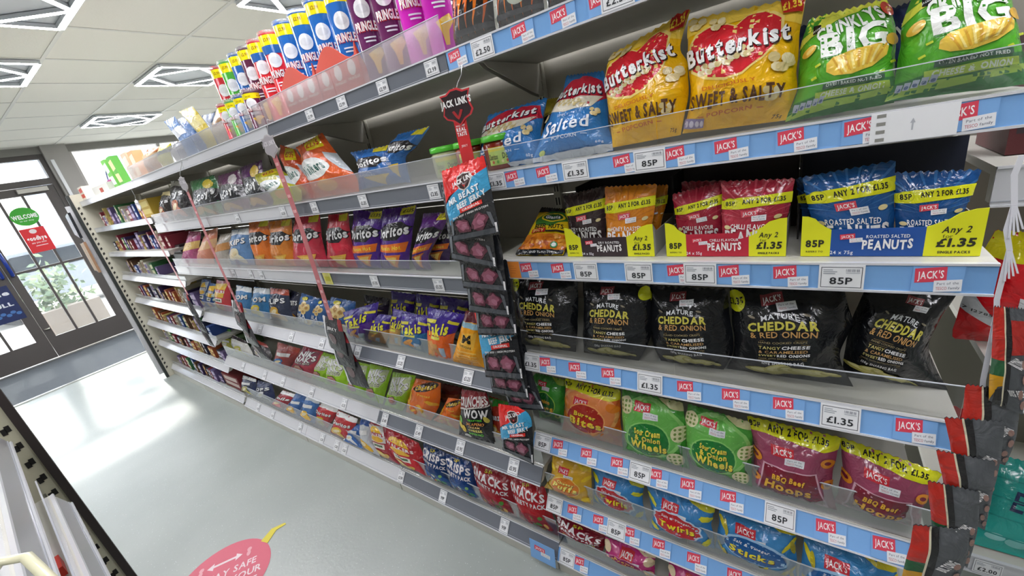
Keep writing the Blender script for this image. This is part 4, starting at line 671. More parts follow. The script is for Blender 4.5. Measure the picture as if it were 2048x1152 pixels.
@des
def niks(a, c):
    k = '#1e2420'
    a.poly([(.1, .1), (.9, .04), (.94, .3), (.8, .5), (.15, .56)], '#c9d6a0' if c[1] == '9' else '#8c4058')
    a.text('NIK', .45, .17, .62, .15, '#f2f2f2', 2, rot=-14, out=k, wob=.14); a.text('NAKS', .52, .33, .78, .15, '#f2f2f2', 2, rot=-14, out=k, wob=.14)
    a.text("Nice 'n' Spicy", .5, .46, .6, .05, '#f0f0e0', 1, rot=-10, out=k)
    a.ell(.48, .70, .24, .13*a.A, '#4a3a2a', n=22, lob=6, amp=.1, rot=20); a.ell(.48, .70, .21, .11*a.A, '#c08a78', n=22, lob=6, amp=.1, rot=20)
    for i in range(3): a.rect(.34, .65+.04*i, .62, .67+.04*i, '#9a5a50', sk=.01)
    return c, '#88b818' if c[1] == '9' else '#701c30'
@des
def takis(a, c):
    p = '#3c1f94'
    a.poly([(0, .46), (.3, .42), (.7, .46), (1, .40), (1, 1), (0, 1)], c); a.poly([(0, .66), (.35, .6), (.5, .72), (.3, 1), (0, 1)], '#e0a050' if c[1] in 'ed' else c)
    a.rect(.02, .18, .4, .25, '#e6dc3a', sk=.02); a.rect(.7, .16, .98, .22, '#e6dc3a', sk=-.02)
    a.text('Takis', .45, .36, .72, .22, '#f0e83a', 2, rot=-10, out='#241260', wob=.06); a.rect(.3, .50, .66, .56, '#e6e05a', sk=.01)
    a.ell(.4, .74, .2, .07*a.A, '#d89a48', rot=-30); a.ell(.55, .82, .2, .06*a.A, '#c8843a', rot=20)
    a.rect(.62, .72, .8, .92, '#aac0d0')
    return p
@des
def mcc(a, c, c2):
    if c == '#e8a020':
        a.poly([(.0, 0), (1, 0), (1, .14), (0, .16)], c2); a.rect(0, .16, 1, .24, '#9ec8d8')
        a.poly([(.3, .34), (.9, .28), (.75, .62), (.2, .62)], '#f0b840'); a.text('M', .52, .42, .34, .14, '#1c1814', 2, rot=-8, shear=.2); a.text('CHEDDAR', .48, .58, .44, .05, '#2a2010', 1)
        for i in range(4): a.rect(.2, .66+.06*i, .85, .68+.06*i, '#f4c65a', sk=.02)
        return '#f0a41c', '#c88418'
    a.poly([(0, .36), (.6, .3), (1, .36), (1, .72), (.4, .8), (0, .74)], '#20242a')
    a.text("McCoy's", .5, .52, .8, .15, '#f0f0f0', 2, rot=-10, out='#16181c'); a.ell(.78, .2, .15, .13*a.A, c2, n=10, lob=5, amp=.1)
    a.ell(.3, .86, .2, .08*a.A, '#d0a048', rot=-10); a.ell(.6, .88, .2, .08*a.A, '#c09040', rot=14)
    return c, '#c8c8cc'
@des
def hula(a, c):
    for x, y, r in ((.45, .28, .16), (.66, .32, .15), (.3, .4, .14), (.55, .46, .13), (.8, .8, .16)): a.ell(x, y, r, r*.9, '#e8cc88', n=14); a.ell(x, y, r*.5, r*.4, '#b88a48', n=10)
    a.text('HULA', .42, .62, .56, .13, '#f0f4f8', 2, rot=-6, out='#1c3a6a'); a.text('HOOPS', .46, .78, .66, .13, '#f0f4f8', 2, rot=-6, out='#1c3a6a'); a.ell(.4, .1, .14, .05*a.A, '#d8d040', n=10)
    a.poly([(0, .3), (.1, .3), (.08, .95), (0, .95)], '#d8dce4')
    return c, '#c4ccd8'
@des
def dori(a, c, c2):
    a.poly([(.6, .02), (.98, .0), (.96, .12), (.66, .12)], '#d8cc2a'); 
    if c[1] in '45': a.text('£1.35', .82, .06, .26, .05, '#3a2a20', 1)
    a.poly([(.0, .36), (.25, .24), (.75, .22), (1, .32), (.72, .5), (.25, .5)], '#1a1820')
    a.text('Doritos', .5, .37, .92, .14, '#f2f2f2', 2, rot=-5, out='#14141c')
    if c[1] in '453': a.poly([(.04, .58), (.96, .53), (.94, .66), (.04, .70)], '#e07022'); a.text('Flamin Hot', .5, .615, .7, .06, '#f0d830', 1, rot=-4)
    if c[1] == '2': a.text('COOL', .36, .62, .34, .06, '#e8eef8', 1); a.text('ORIGINAL', .36, .70, .5, .05, '#e8eef8', 1)
    a.poly([(.3, .74), (.86, .70), (.66, .98)], c2); a.poly([(.38, .77), (.76, .74), (.64, .90)], '#ecc860')
    return c, '#b8bcc0'
@des
def sens(a, c):
    a.poly([(.38, .03), (.86, .0), (.9, .2), (.46, .26)], '#ecd81c'); a.text('£1.35', .64, .125, .36, .1, '#c04018', 2, rot=-8)
    a.ell(.38, .56, .42, .17*a.A, '#e2e6e2', rot=-8, n=20); a.text('Walkers', .38, .56, .66, .14, '#1f5a50', 2, rot=-10)
    a.ell(.5, .84, .2, .09*a.A, '#e8a848'); a.poly([(.8, .3), (1, .34), (1, .7), (.9, .6)], '#d0d8de')
    return c, '#cfd6dc'
@des
def blaze(a, k):
    for i in range(5):
        x = .1+.18*i; a.poly([(x, .9), (x+.08, .5), (x+.02, .52), (x+.14, .05), (x+.12, .42), (x+.18, .4)], '#e87a1c' if i % 2 else '#c85a14')
    a.rect(0, .8, 1, .86, '#3a3a40')
    if k == 1: a.ell(.6, .6, .2, .14*a.A, '#d8e0d0'); a.text('HOT', .6, .6, .28, .1, '#3a8a3a', 2)
    else: a.text('DORITOS', .5, .3, .8, .12, '#e8e8e8', 2, out='#1a1a1c')
    return '#1d1c20'
@des
def jerky(a, k):
    if k == 'full':
        a.poly([(0, 0), (1, 0), (1, .14), (.6, .22), (.35, .3), (.12, .34), (0, .42)], '#d92a28')
        a.poly([(0, .44), (.2, .34), (.6, .22), (1, .14), (1, .42), (.6, .52), (.2, .66), (0, .74)], '#3f9cc8')
        a.poly([(.36, .13), (.5, .10), (.66, .12), (.70, .2), (.62, .3), (.5, .34), (.40, .3), (.34, .22)], '#cfc8c4'); a.poly([(.38, .145), (.5, .12), (.64, .135), (.675, .2), (.6, .29), (.5, .32), (.42, .29), (.36, .22)], '#3a2426')
        a.text("JACK LINK'S", .52, .19, .56, .055, '#f2f0f0', 2, rot=-8); a.poly([(.46, .24), (.51, .29), (.58, .23), (.52, .27)], '#d03028')
        a.text('MR BEAST', .46, .385, .72, .075, '#eef4f8', 2, rot=-9, out='#1c3f58', wob=.05); a.text('BEEF JERKY', .6, .475, .62, .07, '#f4f4f4', 2, rot=-10)
        a.rect(.34, .535, .82, .59, '#d8342c', sk=.02); a.text('ORIGINAL', .58, .562, .38, .03, '#ffffff', 1, rot=-6)
        a.text('100% BEEF / HIGH PROTEIN', .52, .635, .78, .024, '#e8e8e8', 1, rot=-4)
    else:
        a.text('HIGH PROTEIN', .6, .62, .5, .024, '#d8d8d8', 1)
    a.ell(.2, .78, .1, .09*a.A, '#2a2426', n=9)
    for x, y, r, s_ in ((.32, .79, 20, 1.15), (.68, .79, -30, 1.25)):
        a.ell(x, y, .15*s_, .085*a.A*s_, '#5c2c3c', rot=r, n=13, lob=4, amp=.16); a.ell(x-.01, y-.01, .12*s_, .06*a.A*s_, '#94566a', rot=r, n=13, lob=5, amp=.2); a.ell(x+.02, y+.01, .06*s_, .03*a.A*s_, '#a86a80', rot=-r, n=9)
    a.poly([(.04, .9), (.96, .9), (1, .97), (0, .97)], '#50545a'); a.poly([(.05, .68), (.12, .66), (.08, .88), (.03, .9)], '#6a6e74'); a.poly([(.86, .68), (.93, .7), (.97, .9), (.92, .88)], '#5c6066'); a.rect(.95, .84, .985, .96, '#e8e8ea')
    return '#26282c', '#33363c'
@des
def farj(a, k):
    a.poly([(.0, 0), (.16, 0), (.12, 1), (0, 1)], '#d8d8da'); a.poly([(.8, 0), (1, 0), (1, .3), (.85, .3)], '#8a2a30')
    a.ell(.45, .6, .2, .16*a.A, '#6c5a5c', n=9); a.text('JERKY', .5, .3, .5, .08, '#e0e0e0', 1)
    return '#36363a', '#2a2a2e'
@des
def bilt(a, k):
    a.poly([(0, 0), (.30, 0), (.33, .5), (0, .52)], '#b92c22'); a.poly([(.0, .52), (.33, .5), (.36, .66), (0, .70)], '#2a5a38'); a.poly([(0, .70), (.36, .66), (.36, .76), (.2, .8), (0, 1)], '#c8941e')
    a.poly([(.14, .84), (.36, .78), (.4, 1), (.1, 1)], '#2c2a2a'); a.poly([(.33, 0), (.48, 0), (.5, 1), (.38, 1)], '#201e20'); a.poly([(.30, 0), (.34, 0), (.38, 1), (.34, 1)], '#d8d0b4'); a.text('BILTONG', .70, .5, .4, .09, '#e8e8e8', 2, rot=-60)
    if k == 0:
        a.poly([(.5, .1), (.95, .1), (.95, .4), (.5, .42)], '#a82a24'); a.text('100% BEEF', .72, .8, .45, .06, '#f0f0f0', 1, rot=-20)
    for x, y in ((.86, .5), (.9, .65), (.84, .8), (.92, .9)): a.ell(x, y, .06, .05*a.A, '#9a7a70', n=8)
    return '#55585c', '#44464a'
@des
def bigred(a):
    a.rect(0, .0, 1, .22, '#e8dc18', sk=-.015); a.poly([(0, .50), (.14, .60), (.3, .70), (.3, .76), (0, .68)], '#c9cccf'); a.poly([(.42, .48), (1, .52), (1, .7), (.42, .66)], '#d4d6d8'); a.ell(.85, .42, .2, .17*a.A, '#1c1c20', n=20); a.ell(.85, .42, .15, .13*a.A, '#d8d8d8', n=20)
    a.text('7 12785 6', .16, .66, .3, .02, '#404040', 1)
    return '#d01a22', '#d01a22'
@des
def teal(a):
    a.text('Eldorado', .86, .46, 1.25, .2, '#1c2f5c', 1, rot=6, wob=.03); a.ell(.2, .84, .1, .04*a.A, '#8fd0cc'); a.ell(.42, .86, .12, .05*a.A, '#7ac4be')
    for i in range(4): a.poly([(.0, .2+.2*i), (1, .24+.2*i), (1, .25+.2*i), (0, .215+.2*i)], '#25948c')
    return '#2aa79c', '#1f8a80'
# ================================================================ ROOM
CZ = 2.86; BW = 8.756
WHITE = '#d9d8d2'; CREAM = '#cfcdbf'; GREYM = '#b3b0a4'; DARK = '#46423f'
def rbox(mb, a0, a1, b0, b1, z0, z1, m):
    p = [rm(a, b, z) for z in (z0, z1) for a, b in ((a0, b0), (a1, b0), (a1, b1), (a0, b1))]
    mb.hexa(p, m)
# floor: pale speckled vinyl
fm = bpy.data.materials.new('speckled_vinyl'); fm.use_nodes = True; n = fm.node_tree.nodes; l = fm.node_tree.links; p = n['Principled BSDF']
g = n.new('ShaderNodeNewGeometry'); v = n.new('ShaderNodeTexVoronoi'); v.inputs['Scale'].default_value = 55; l.new(g.outputs['Position'], v.inputs['Vector'])
cr = n.new('ShaderNodeValToRGB'); cr.color_ramp.elements[0].position = .07; cr.color_ramp.elements[0].color = (1, 1, 1, 1); cr.color_ramp.elements[1].position = .11; cr.color_ramp.elements[1].color = (0, 0, 0, 1)
l.new(v.outputs['Distance'], cr.inputs[0])
ns = n.new('ShaderNodeTexNoise'); ns.inputs['Scale'].default_value = 1.6; ns.inputs['Detail'].default_value = 6; l.new(g.outputs['Position'], ns.inputs['Vector'])
c1 = n.new('ShaderNodeValToRGB'); c1.color_ramp.elements[0].position = .3; c1.color_ramp.elements[0].color = lin('#929a95'); c1.color_ramp.elements[1].position = .75; c1.color_ramp.elements[1].color = lin('#a3aaa5')
l.new(ns.outputs[0], c1.inputs[0])
mx = n.new('ShaderNodeMix'); mx.data_type = 'RGBA'; l.new(cr.outputs[0], mx.inputs[0]); l.new(c1.outputs[0], mx.inputs[6]); mx.inputs[7].default_value = lin('#c9d0cc'); l.new(mx.outputs[2], p.inputs['Base Color'])
p.inputs['Roughness'].default_value = .36; p.inputs['Specular IOR Level'].default_value = .95
n2 = n.new('ShaderNodeTexNoise'); n2.inputs['Scale'].default_value = 60; l.new(g.outputs['Position'], n2.inputs['Vector']); bb = n.new('ShaderNodeBump'); bb.inputs['Strength'].default_value = .12; bb.inputs['Distance'].default_value = .004
l.new(n2.outputs[0], bb.inputs['Height']); l.new(bb.outputs[0], p.inputs['Normal'])
mb = MB(); rbox(mb, -3.2, 4.2, -4, BW+.1, -.05, 0, fm); tag(mb.build('floor'), kind='structure')
# ceiling: tiles as pieces in a white grid
TA, TB, A0, B0 = .686, .71, 1.08, 3.76
mb = MB(); rbox(mb, -3.2, 4.2, -4, BW+.1, CZ+.02, CZ+.08, mat('#dddbd4', 'matte')); ceil = tag(mb.build('ceiling'), kind='structure')
tm = bpy.data.materials.new('ceiling_tile'); tm.use_nodes = True; n = tm.node_tree.nodes; l = tm.node_tree.links; p = n['Principled BSDF']; p.inputs['Base Color'].default_value = lin('#ece9e0'); p.inputs['Roughness'].default_value = .9
nn = n.new('ShaderNodeTexNoise'); nn.inputs['Scale'].default_value = 90; gg = n.new('ShaderNodeNewGeometry'); l.new(gg.outputs['Position'], nn.inputs['Vector']); b2 = n.new('ShaderNodeBump'); b2.inputs['Strength'].default_value = .25; b2.inputs['Distance'].default_value = .003; l.new(nn.outputs[0], b2.inputs['Height']); l.new(b2.outputs[0], p.inputs['Normal'])
PANELS = {(0, 1), (0, -1), (0, -4), (0, -7), (2, 1), (2, 4), (2, -2), (2, -5), (2, -8), (-2, 1), (-2, 4), (-2, -2), (-2, -6), (4, 1), (4, 4), (4, -2), (4, -5)}
tile_me = None
for i in range(-5, 6):
    for j in range(-10, 7):
        a = A0+(i-1)*TA; b = B0+j*TB
        if a < -3.1 or a+TA > 4.25 or b+TB > BW+.02 or b < -4: continue
        if (i, j) in PANELS: continue
        if tile_me is None:
            mb = MB(); mb.hexa([rm(x, y, z) for z in (0, .018) for x, y in ((.008, .008), (TA-.008, .008), (TA-.008, TB-.008), (.008, TB-.008))], tm)
            o = mb.build('ceiling_tile'); tile_me = o.data
        else:
            o = bpy.data.objects.new('ceiling_tile', tile_me); COL.objects.link(o)
        o.parent = ceil; o.location = rm(a, b, CZ)
mb = MB()
for i in range(-6, 7):
    a = A0+(i-1)*TA
    if -3.2 < a < 4.2: rbox(mb, a-.012, a+.012, -4, BW, CZ-.004, CZ+.006, mat('#dedcd6', 'paper'))
gb = mb.build('grid_rail', ceil)
mb = MB()
for j in range(-10, 8):
    b = B0+j*TB
    if b < BW: rbox(mb, -3.2, 4.2, b-.012, b+.012, CZ-.0035, CZ+.0055, mat('#dedcd6', 'paper'))
mb.build('cross_rail', ceil)
# lit ceiling fixtures: a square of tubes with a lozenge inside
first = None
names = {(0, 1): 'square ceiling light with lozenge tubes, cut by the side edge of the photo', (0, -1): 'square ceiling light with lozenge tubes, cut by the top corner of the photo',
         (2, 1): 'square ceiling light with lozenge of tubes, beside the tallest far snack tubes', (2, 4): 'square ceiling light with lozenge of tubes, closest to the shop window',
         (2, -2): 'square ceiling light with lozenge of tubes, its corner poking in at the top'}
for (i, j) in sorted(PANELS):
    a = A0+(i-1)*TA; b = B0+j*TB
    e = empty('ceiling_light', rm(a+TA/2, b+TB/2, CZ), names.get((i, j), 'square ceiling light behind the camera or outside the frame'), 'light', None if (i, j) in names else 'ceiling lights out of view')
    tube = MB(); w = .035
    def bar(x0, y0, x1, y1, mm, ww=w, z=CZ-.03):
        d = Vector((x1-x0, y1-y0)).normalized(); q = Vector((-d.y, d.x))*ww/2
        P = [(x0+q.x, y0+q.y), (x1+q.x, y1+q.y), (x1-q.x, y1-q.y), (x0-q.x, y0-q.y)]
        Q = [rm(a+x, b+y, zz) for zz in (z, z+.022) for x, y in P]
        mm.faces(Q, [(4, 5, 6, 7), (0, 1, 5, 4), (1, 2, 6, 5), (2, 3, 7, 6), (3, 0, 4, 7)], mat('#d4d8de', 'paper')); mm.faces(Q[:4], [(0, 3, 2, 1)], LIT)
    m_ = .03; X1 = TA-m_; Y1 = TB-m_
    for s_ in ((m_, m_, X1, m_), (X1, m_, X1, Y1), (X1, Y1, m_, Y1), (m_, Y1, m_, m_)): bar(*s_, tube)
    cx, cy = TA/2, TB/2
    for s_ in ((m_, cy, cx, m_), (cx, m_, X1, cy), (X1, cy, cx, Y1), (cx, Y1, m_, cy)): bar(*s_, tube)
    tube.build('tube', e)
    pl = MB(); rbox(pl, a+.01, a+TA-.01, b+.01, b+TB-.01, CZ-.004, CZ+.01, mat('#d4d8de', 'paper')); pl.build('back_plate', e)
# walls
def wall(name, a0, a1, b0, b1, z0=0, z1=CZ+.02, c='#c3c1b9'):
    mb = MB(); rbox(mb, a0, a1, b0, b1, z0, z1, mat(c, 'matte')); return tag(mb.build(name), kind='structure')
wall('wall_left', -3.25, -3.2, -4, BW); wall('wall_right', 4.2, 4.25, -4, BW); wall('wall_back', -3.2, 4.2, -4.05, -4)
wall('wall_far', -3.2, -.35, BW, BW+.12)
wall('wall_pillar', 1.60, 1.86, BW-.10, BW+.12, c='#a9a6a2')
wall('wall_sill', 1.86, 4.2, BW, BW+.12, 0, .9)
wall('trim_1', -.35, 4.2, BW-.03, BW+.12, CZ-.10, CZ+.02, '#8c8a86')
mb = MB(); rbox(mb, 1.63, 1.665, BW-.14, BW-.11, 1.95, 2.66, mat('#eceef2', 'paper')); tag(mb.build('wall_conduit'), 'white vertical conduit on the grey pillar beside the door', 'conduit')  # plain white vertical rod mounted on the pillar
# door frame, transom, glazing
FR = mat('#55504e', 'paper')
mb = MB()
for a0, a1 in ((-.35, -.27), (1.545, 1.61)): rbox(mb, a0, a1, BW-.03, BW+.1, 0, CZ-.1, FR)
rbox(mb, -.27, 1.545, BW-.03, BW+.1, 2.36, 2.44, FR); rbox(mb, -.27, 1.545, BW-.02, BW+.08, CZ-.16, CZ-.1, FR); rbox(mb, -.27, 1.545, BW-.06, BW+.08, -.0, .02, mat('#c8c8c6', 'steel'))
tag(mb.build('trim_2'), kind='structure')
mb = MB(); rbox(mb, -.27, 1.545, BW+.03, BW+.036, 2.44, CZ-.16, GLASS); w1 = tag(mb.build('window_1'), kind='structure')
mb = MB(); rbox(mb, 1.9, 4.1, BW+.03, BW+.036, .95, CZ-.14, GLASS); w2 = tag(mb.build('window_2'), kind='structure')
mb = MB()
for a in (1.86, 2.95, 4.1): rbox(mb, a, a+.05, BW, BW+.08, .9, CZ-.1, mat('#b8b6b2', 'paper'))
rbox(mb, 1.86, 4.2, BW, BW+.08, .9, .95, mat('#b8b6b2', 'paper')); mb.build('window_frame', w2)
def leaf(nm, a0, a1, latch):
    Y0, Y1 = BW-.02, BW+.03
    st = MB(); e = None
    mb = MB(); 
    for x0, x1 in ((a0, a0+.085), (a1-.11, a1)): rbox(mb, x0, x1, Y0, Y1, .03, 2.35, FR)
    rbox(mb, a0+.085, a1-.11, Y0, Y1, .03, .32, FR); rbox(mb, a0+.085, a1-.11, Y0, Y1, 2.25, 2.35, FR)
    d = tag(mb.build(nm), kind='structure')
    x0 = a0+.085; x1 = a1-.11; cw = (x1-x0)/3
    for k in (1, 2):
        mb = MB(); rbox(mb, x0+cw*k-.013, x0+cw*k+.013, Y0+.005, Y1-.005, .32, 2.25, FR); mb.build('glazing_bar', d)
    mb = MB(); rbox(mb, x0, x1, Y0+.006, Y1-.006, 1.265, 1.295, FR); mb.build('glazing_bar', d)
    for k in range(3):
        for z0, z1 in ((.32, 1.265), (1.295, 2.25)):
            mb = MB(); rbox(mb, x0+cw*k+.013, x0+cw*(k+1)-.013, BW+.002, BW+.007, z0, z1, GLASS); mb.build('pane', d)
    h = MB(); ah = a1-.045 if latch == 'r' else a0+.045
    h.tube([rm(ah, Y0, 1.60), rm(ah, Y0-.07, 1.58), rm(ah, Y0-.08, 1.43), rm(ah, Y0-.07, 1.28), rm(ah, Y0, 1.26)], .02, mat('#1f3f9c', 'gloss'), 10); h.build('handle', d)
    return d
d1 = leaf('door_1', .655, 1.54, 'l'); d2 = leaf('door_2', -.26, .65, 'r')
mb = MB(); mb.lathe(rm(.70, BW-.03, .45), [(.0, 0), (.03, 0), (.03, .012), (0, .012)], mat('#d8d4c8', 'steel'), 14); mb.build('floor_lock', d1)
mb = MB(); rbox(mb, 1.17, 1.47, BW-.07, BW-.02, 2.28, 2.335, mat('#c9c6be', 'paper')); tag(mb.build('door_closer'), 'pale grey closer box on top of the door leaf', 'closer')
def sign(nm, lab, cat, art, a0, a1, z0, z1, b=BW-.03, th=.003, c='#ffffff', group=None):
    mb = MB(); rbox(mb, a0, a1, b, b+th, z0, z1, mat(c, 'paper'))
    emit_flat(mb, art, rm(a0, b, z1), rm(a1-a0, 0, 0), Vector((0, 0, z0-z1)), rm(0, -1, 0).normalized(), 'paper', .0006, .0003)
    return tag(mb.build(nm), lab, cat, group)
A = Art(1.1); A.rect(0, 0, 1, 1, '#d8262e'); A.ell(.5, .14, .15, .1, '#e8e0e0', big=False); A.text('goodbye', .5, .42, .8, .16, '#ffffff', 2); A.text('see you soon', .5, .60, .6, .07, '#f4e8e8', 1); A.rect(.3, .72, .8, .75, '#f0d8d8')
sign('door_sign', 'red goodbye sticker on the glass of the door', 'sign', A, .985, 1.225, 1.49, 1.825, c='#d8262e')
mb = MB(); A = Art(1); A.ell(.5, .5, .5, .5, '#3aa82e', n=28); A.text('WELCOME', .5, .5, .9, .2, '#ffffff', 2); A.text('to our shop', .5, .72, .5, .07, '#e8f4e4', 1)
emit_flat(mb, A, rm(.975, BW-.03, 2.11), rm(.27, 0, 0), Vector((0, 0, -.25)), rm(0, -1, 0).normalized(), 'paper', .0006, .0006)
emit_flat(mb, A, rm(.975, BW-.028, 2.11), rm(.27, 0, 0), Vector((0, 0, -.25)), rm(0, -1, 0).normalized(), 'paper', -.002, .0)
tag(mb.build('door_sign'), 'round green welcome sticker above the red one', 'sign')
A = Art(1.3); A.rect(0, 0, 1, 1, '#1d2c5c'); A.text('zone', .55, .2, .8, .12, '#e8ecf4', 2); A.text('PULL', .6, .52, .6, .10, '#e8ecf4', 2)
for i in range(6): A.ell(.3+.12*i, .75+.06*(i % 2), .07, .06, '#4a78b8', n=8)
sign('door_poster', 'dark blue poster reading PULL on the other door leaf', 'poster', A, .22, .60, .69, 1.17, c='#1d2c5c')
# entrance mat
mm = bpy.data.materials.new('ribbed_mat'); mm.use_nodes = True; n = mm.node_tree.nodes; l = mm.node_tree.links; p = n['Principled BSDF']; p.inputs['Roughness'].default_value = .95
nn = n.new('ShaderNodeTexNoise'); nn.inputs['Scale'].default_value = 240; c1 = n.new('ShaderNodeValToRGB'); c1.color_ramp.elements[0].color = lin('#484e54'); c1.color_ramp.elements[1].color = lin('#747a80'); gg = n.new('ShaderNodeNewGeometry'); l.new(gg.outputs['Position'], nn.inputs['Vector']); l.new(nn.outputs[0], c1.inputs[0]); l.new(c1.outputs[0], p.inputs['Base Color'])
e = empty('entrance_mat', rm(.6, 7.85, 0), 'wide grey entrance mat in front of the glazed doors', 'mat')
mb = MB(); rbox(mb, -2.4, 3.4, 7.06, BW-.07, .0, .009, mm); mb.build('mat_pile', e)
mb = MB(); rbox(mb, -2.4, 3.4, 7.02, 7.06, 0, .012, mat('#dcdcd8', 'steel')); mb.build('edge_strip', e)
# floor sticker: pink oval with yellow end
e = empty('floor_sticker', (.2, 2.2, 0), 'round pink floor sticker asking to keep your distance, with a yellow tail', 'sticker')
mb = MB(); A = Art(1); 
ax = Vector((.172, -.106, 0)).normalized(); ay = Vector((ax.y, -ax.x, 0))
A.ell(.5, .5, .5, .5, '#c95f70', n=48)
A.text('STAY SAFE', .56, .42, .56, .085, '#e0cfd2', 1); A.text('KEEP YOUR', .60, .56, .62, .085, '#e0cfd2', 1); A.text('DISTANCE', .62, .70, .52, .085, '#e0cfd2', 1)
A.poly([(.30, .25), (.37, .20), (.37, .235), (.60, .235), (.60, .20), (.67, .25), (.60, .30), (.60, .265), (.37, .265), (.37, .30)], '#e0cfd2')
for x in (.24, .74): A.ell(x, .22, .025, .03, '#dba0a8'); A.ell(x, .28, .022, .04, '#dba0a8')
S_ = .43; o0 = Vector((.135, 2.195, .001))-ax*S_*.5-ay*S_*.5
emit_flat(mb, A, o0, ax*S_, ay*S_, Vector((0, 0, 1)), 'paper', .0003, .0002); mb.build('printed_disc', e)
mb = MB(); q = [(.350, 2.185), (.338, 2.232), (.405, 2.256), (.462, 2.222), (.461, 2.206), (.415, 2.222)]
mb.extr([Vector((x, y, .0008)) for x, y in q], (0, 0, .0015), mat('#cfc23c', 'paper')); mb.build('yellow_tail', e)
# outside
mb = MB(); rbox(mb, -25, 30, BW+.12, 60, -.2, -.06, mat('#a8a6a2', 'matte')); tag(mb.build('ground_outside'), kind='structure')
bd = empty('building', rm(6, 26, 0), 'pale building with white framed windows across the street', 'building')
mb = MB(); rbox(mb, -14, 20, 26, 30, -.1, 5.2, mat('#cfc8c4', 'matte')); mb.build('wall', bd)
mb = MB(); mb.extr([rm(-14, 25.6, 5.2), rm(-14, 30.4, 5.2), rm(-14, 28, 6.8)], rm(34, 0, 0), mat('#8e98a8', 'matte')); mb.build('roof', bd)
for i in range(10):
    for z in (.7, 3.0):
        a = -12+i*3.1; mb = MB(); rbox(mb, a, a+1.5, 25.9, 26, z, z+2, mat('#eceef0', 'paper')); w_ = mb.build('window', bd)
        for k in range(2):
            for kk in range(2):
                mb = MB(); rbox(mb, a+.1+k*.68, a+.72+k*.68, 25.86, 25.9, z+.1+kk*.93, z+.93+kk*.93, mat('#7f8fa6', 'gloss')); mb.build('pane', w_)
cr_ = empty('parked_car', rm(2.2, 15, 0), 'grey car parked outside beyond the door glass', 'car')
mb = MB(); prof = [(-2.1, .35), (2.1, .35), (2.15, .8), (1.3, .95), (.8, 1.42), (-1.0, 1.45), (-1.7, 1.0), (-2.15, .85)]
mb.extr([rm(2.2+x, 14.2, z) for x, z in prof], rm(0, 1.6, 0), mat('#70757c', 'gloss')); mb.build('body', cr_)
mb = MB(); mb.extr([rm(2.2+x, 14.19, z) for x, z in [(-1.5, 1.0), (1.15, .98), (.75, 1.36), (-.95, 1.38)]], rm(0, 1.62, 0), mat('#23282e', 'gloss')); mb.build('window_band', cr_)
for x in (-1.35, 1.35):
    mb = MB(); P = [rm(2.2+x+.33*cos(t*pi/8), 14.15, .30+.33*sin(t*pi/8)) for t in range(16)]; mb.extr(P, rm(0, 1.7, 0), mat('#1c1c1e', 'paper')); mb.build('wheel', cr_)
# planter by the door
pl = empty('planter', rm(1.15, 10.4, 0), 'stone planter with grey green shrub outside the door', 'planter')
mb = MB(); rbox(mb, .75, 1.6, 10.2, 10.8, -.06, .5, mat('#8a8078', 'matte')); mb.build('tub', pl)
mb = MB(); random.seed(5)
for i in range(260):
    a_, b_, z_ = random.gauss(1.17, .2), random.gauss(10.5, .14), .5+abs(random.gauss(.28, .25)); s_ = .07
    c_ = rm(a_, b_, z_); d_ = Vector((random.uniform(-1, 1), random.uniform(-1, 1), random.uniform(-.6, 1))).normalized()*s_; e_ = d_.orthogonal()*.4
    mb.face([c_-d_, c_+e_, c_+d_, c_-e_], mat(random.choice(['#6f7f62', '#8a9478', '#5c6c58']), 'matte'))
tag(mb.build('foliage', pl), kind='stuff')
# ================================================================ SHELVING
X0 = .90; XB = 1.37; XS = 1.352
def price_art(st, w=1.55):
    A = Art(1/w); A.rect(0, 0, 1, 1, '#eceef0', big=False)
    for r in ((.05, .08, .95, .105), (.05, .90, .95, .925), (.05, .08, .065, .925), (.935, .08, .95, .925)): A.rect(*r, '#3a3e44', big=False)
    A.lines(.10, .18, .45, 3, .075, '#9aa0a8', .45)
    for i in range(9): A.rect(.6+i*.033, .16, .6+i*.033+(.018 if i % 3 else .01), .27, '#7a8088', big=False)
    A.rect(.6, .3, .9, .325, '#a8adb4', big=False)
    if st: A.text(st, .5, .64, .66 if len(st) > 3 else .5, .27, '#26292e', 1, big=False)
    return A
def card(e, nm, art, y, w, zb, t, L, h0, h1, sx, X, off=.0025, c='#eceef0', lab=None):
    """a paper card slid into the ticket strip; y = centre, h0..h1 along the strip face"""
    T_ = radians(t); up = Vector((sx*sin(T_), 0, cos(T_))); nr = Vector((-sx*cos(T_), 0, sin(T_)))
    b = Vector((X, y, zb)); ux = Vector((0, -sx*w, 0)); P = [b-ux/2+up*h0+nr*off, b+ux/2+up*h0+nr*off, b+ux/2+up*h1+nr*off, b-ux/2+up*h1+nr*off]
    mb = MB(); mb.hexa(P+[q+nr*.0008 for q in P], mat(c, 'paper'))
    emit_flat(mb, art, P[3]+nr*.0008, ux, -up*(h1-h0), nr, 'paper', .0003, .00004)
    o = mb.build(nm, e)
    if lab: o['label'] = lab
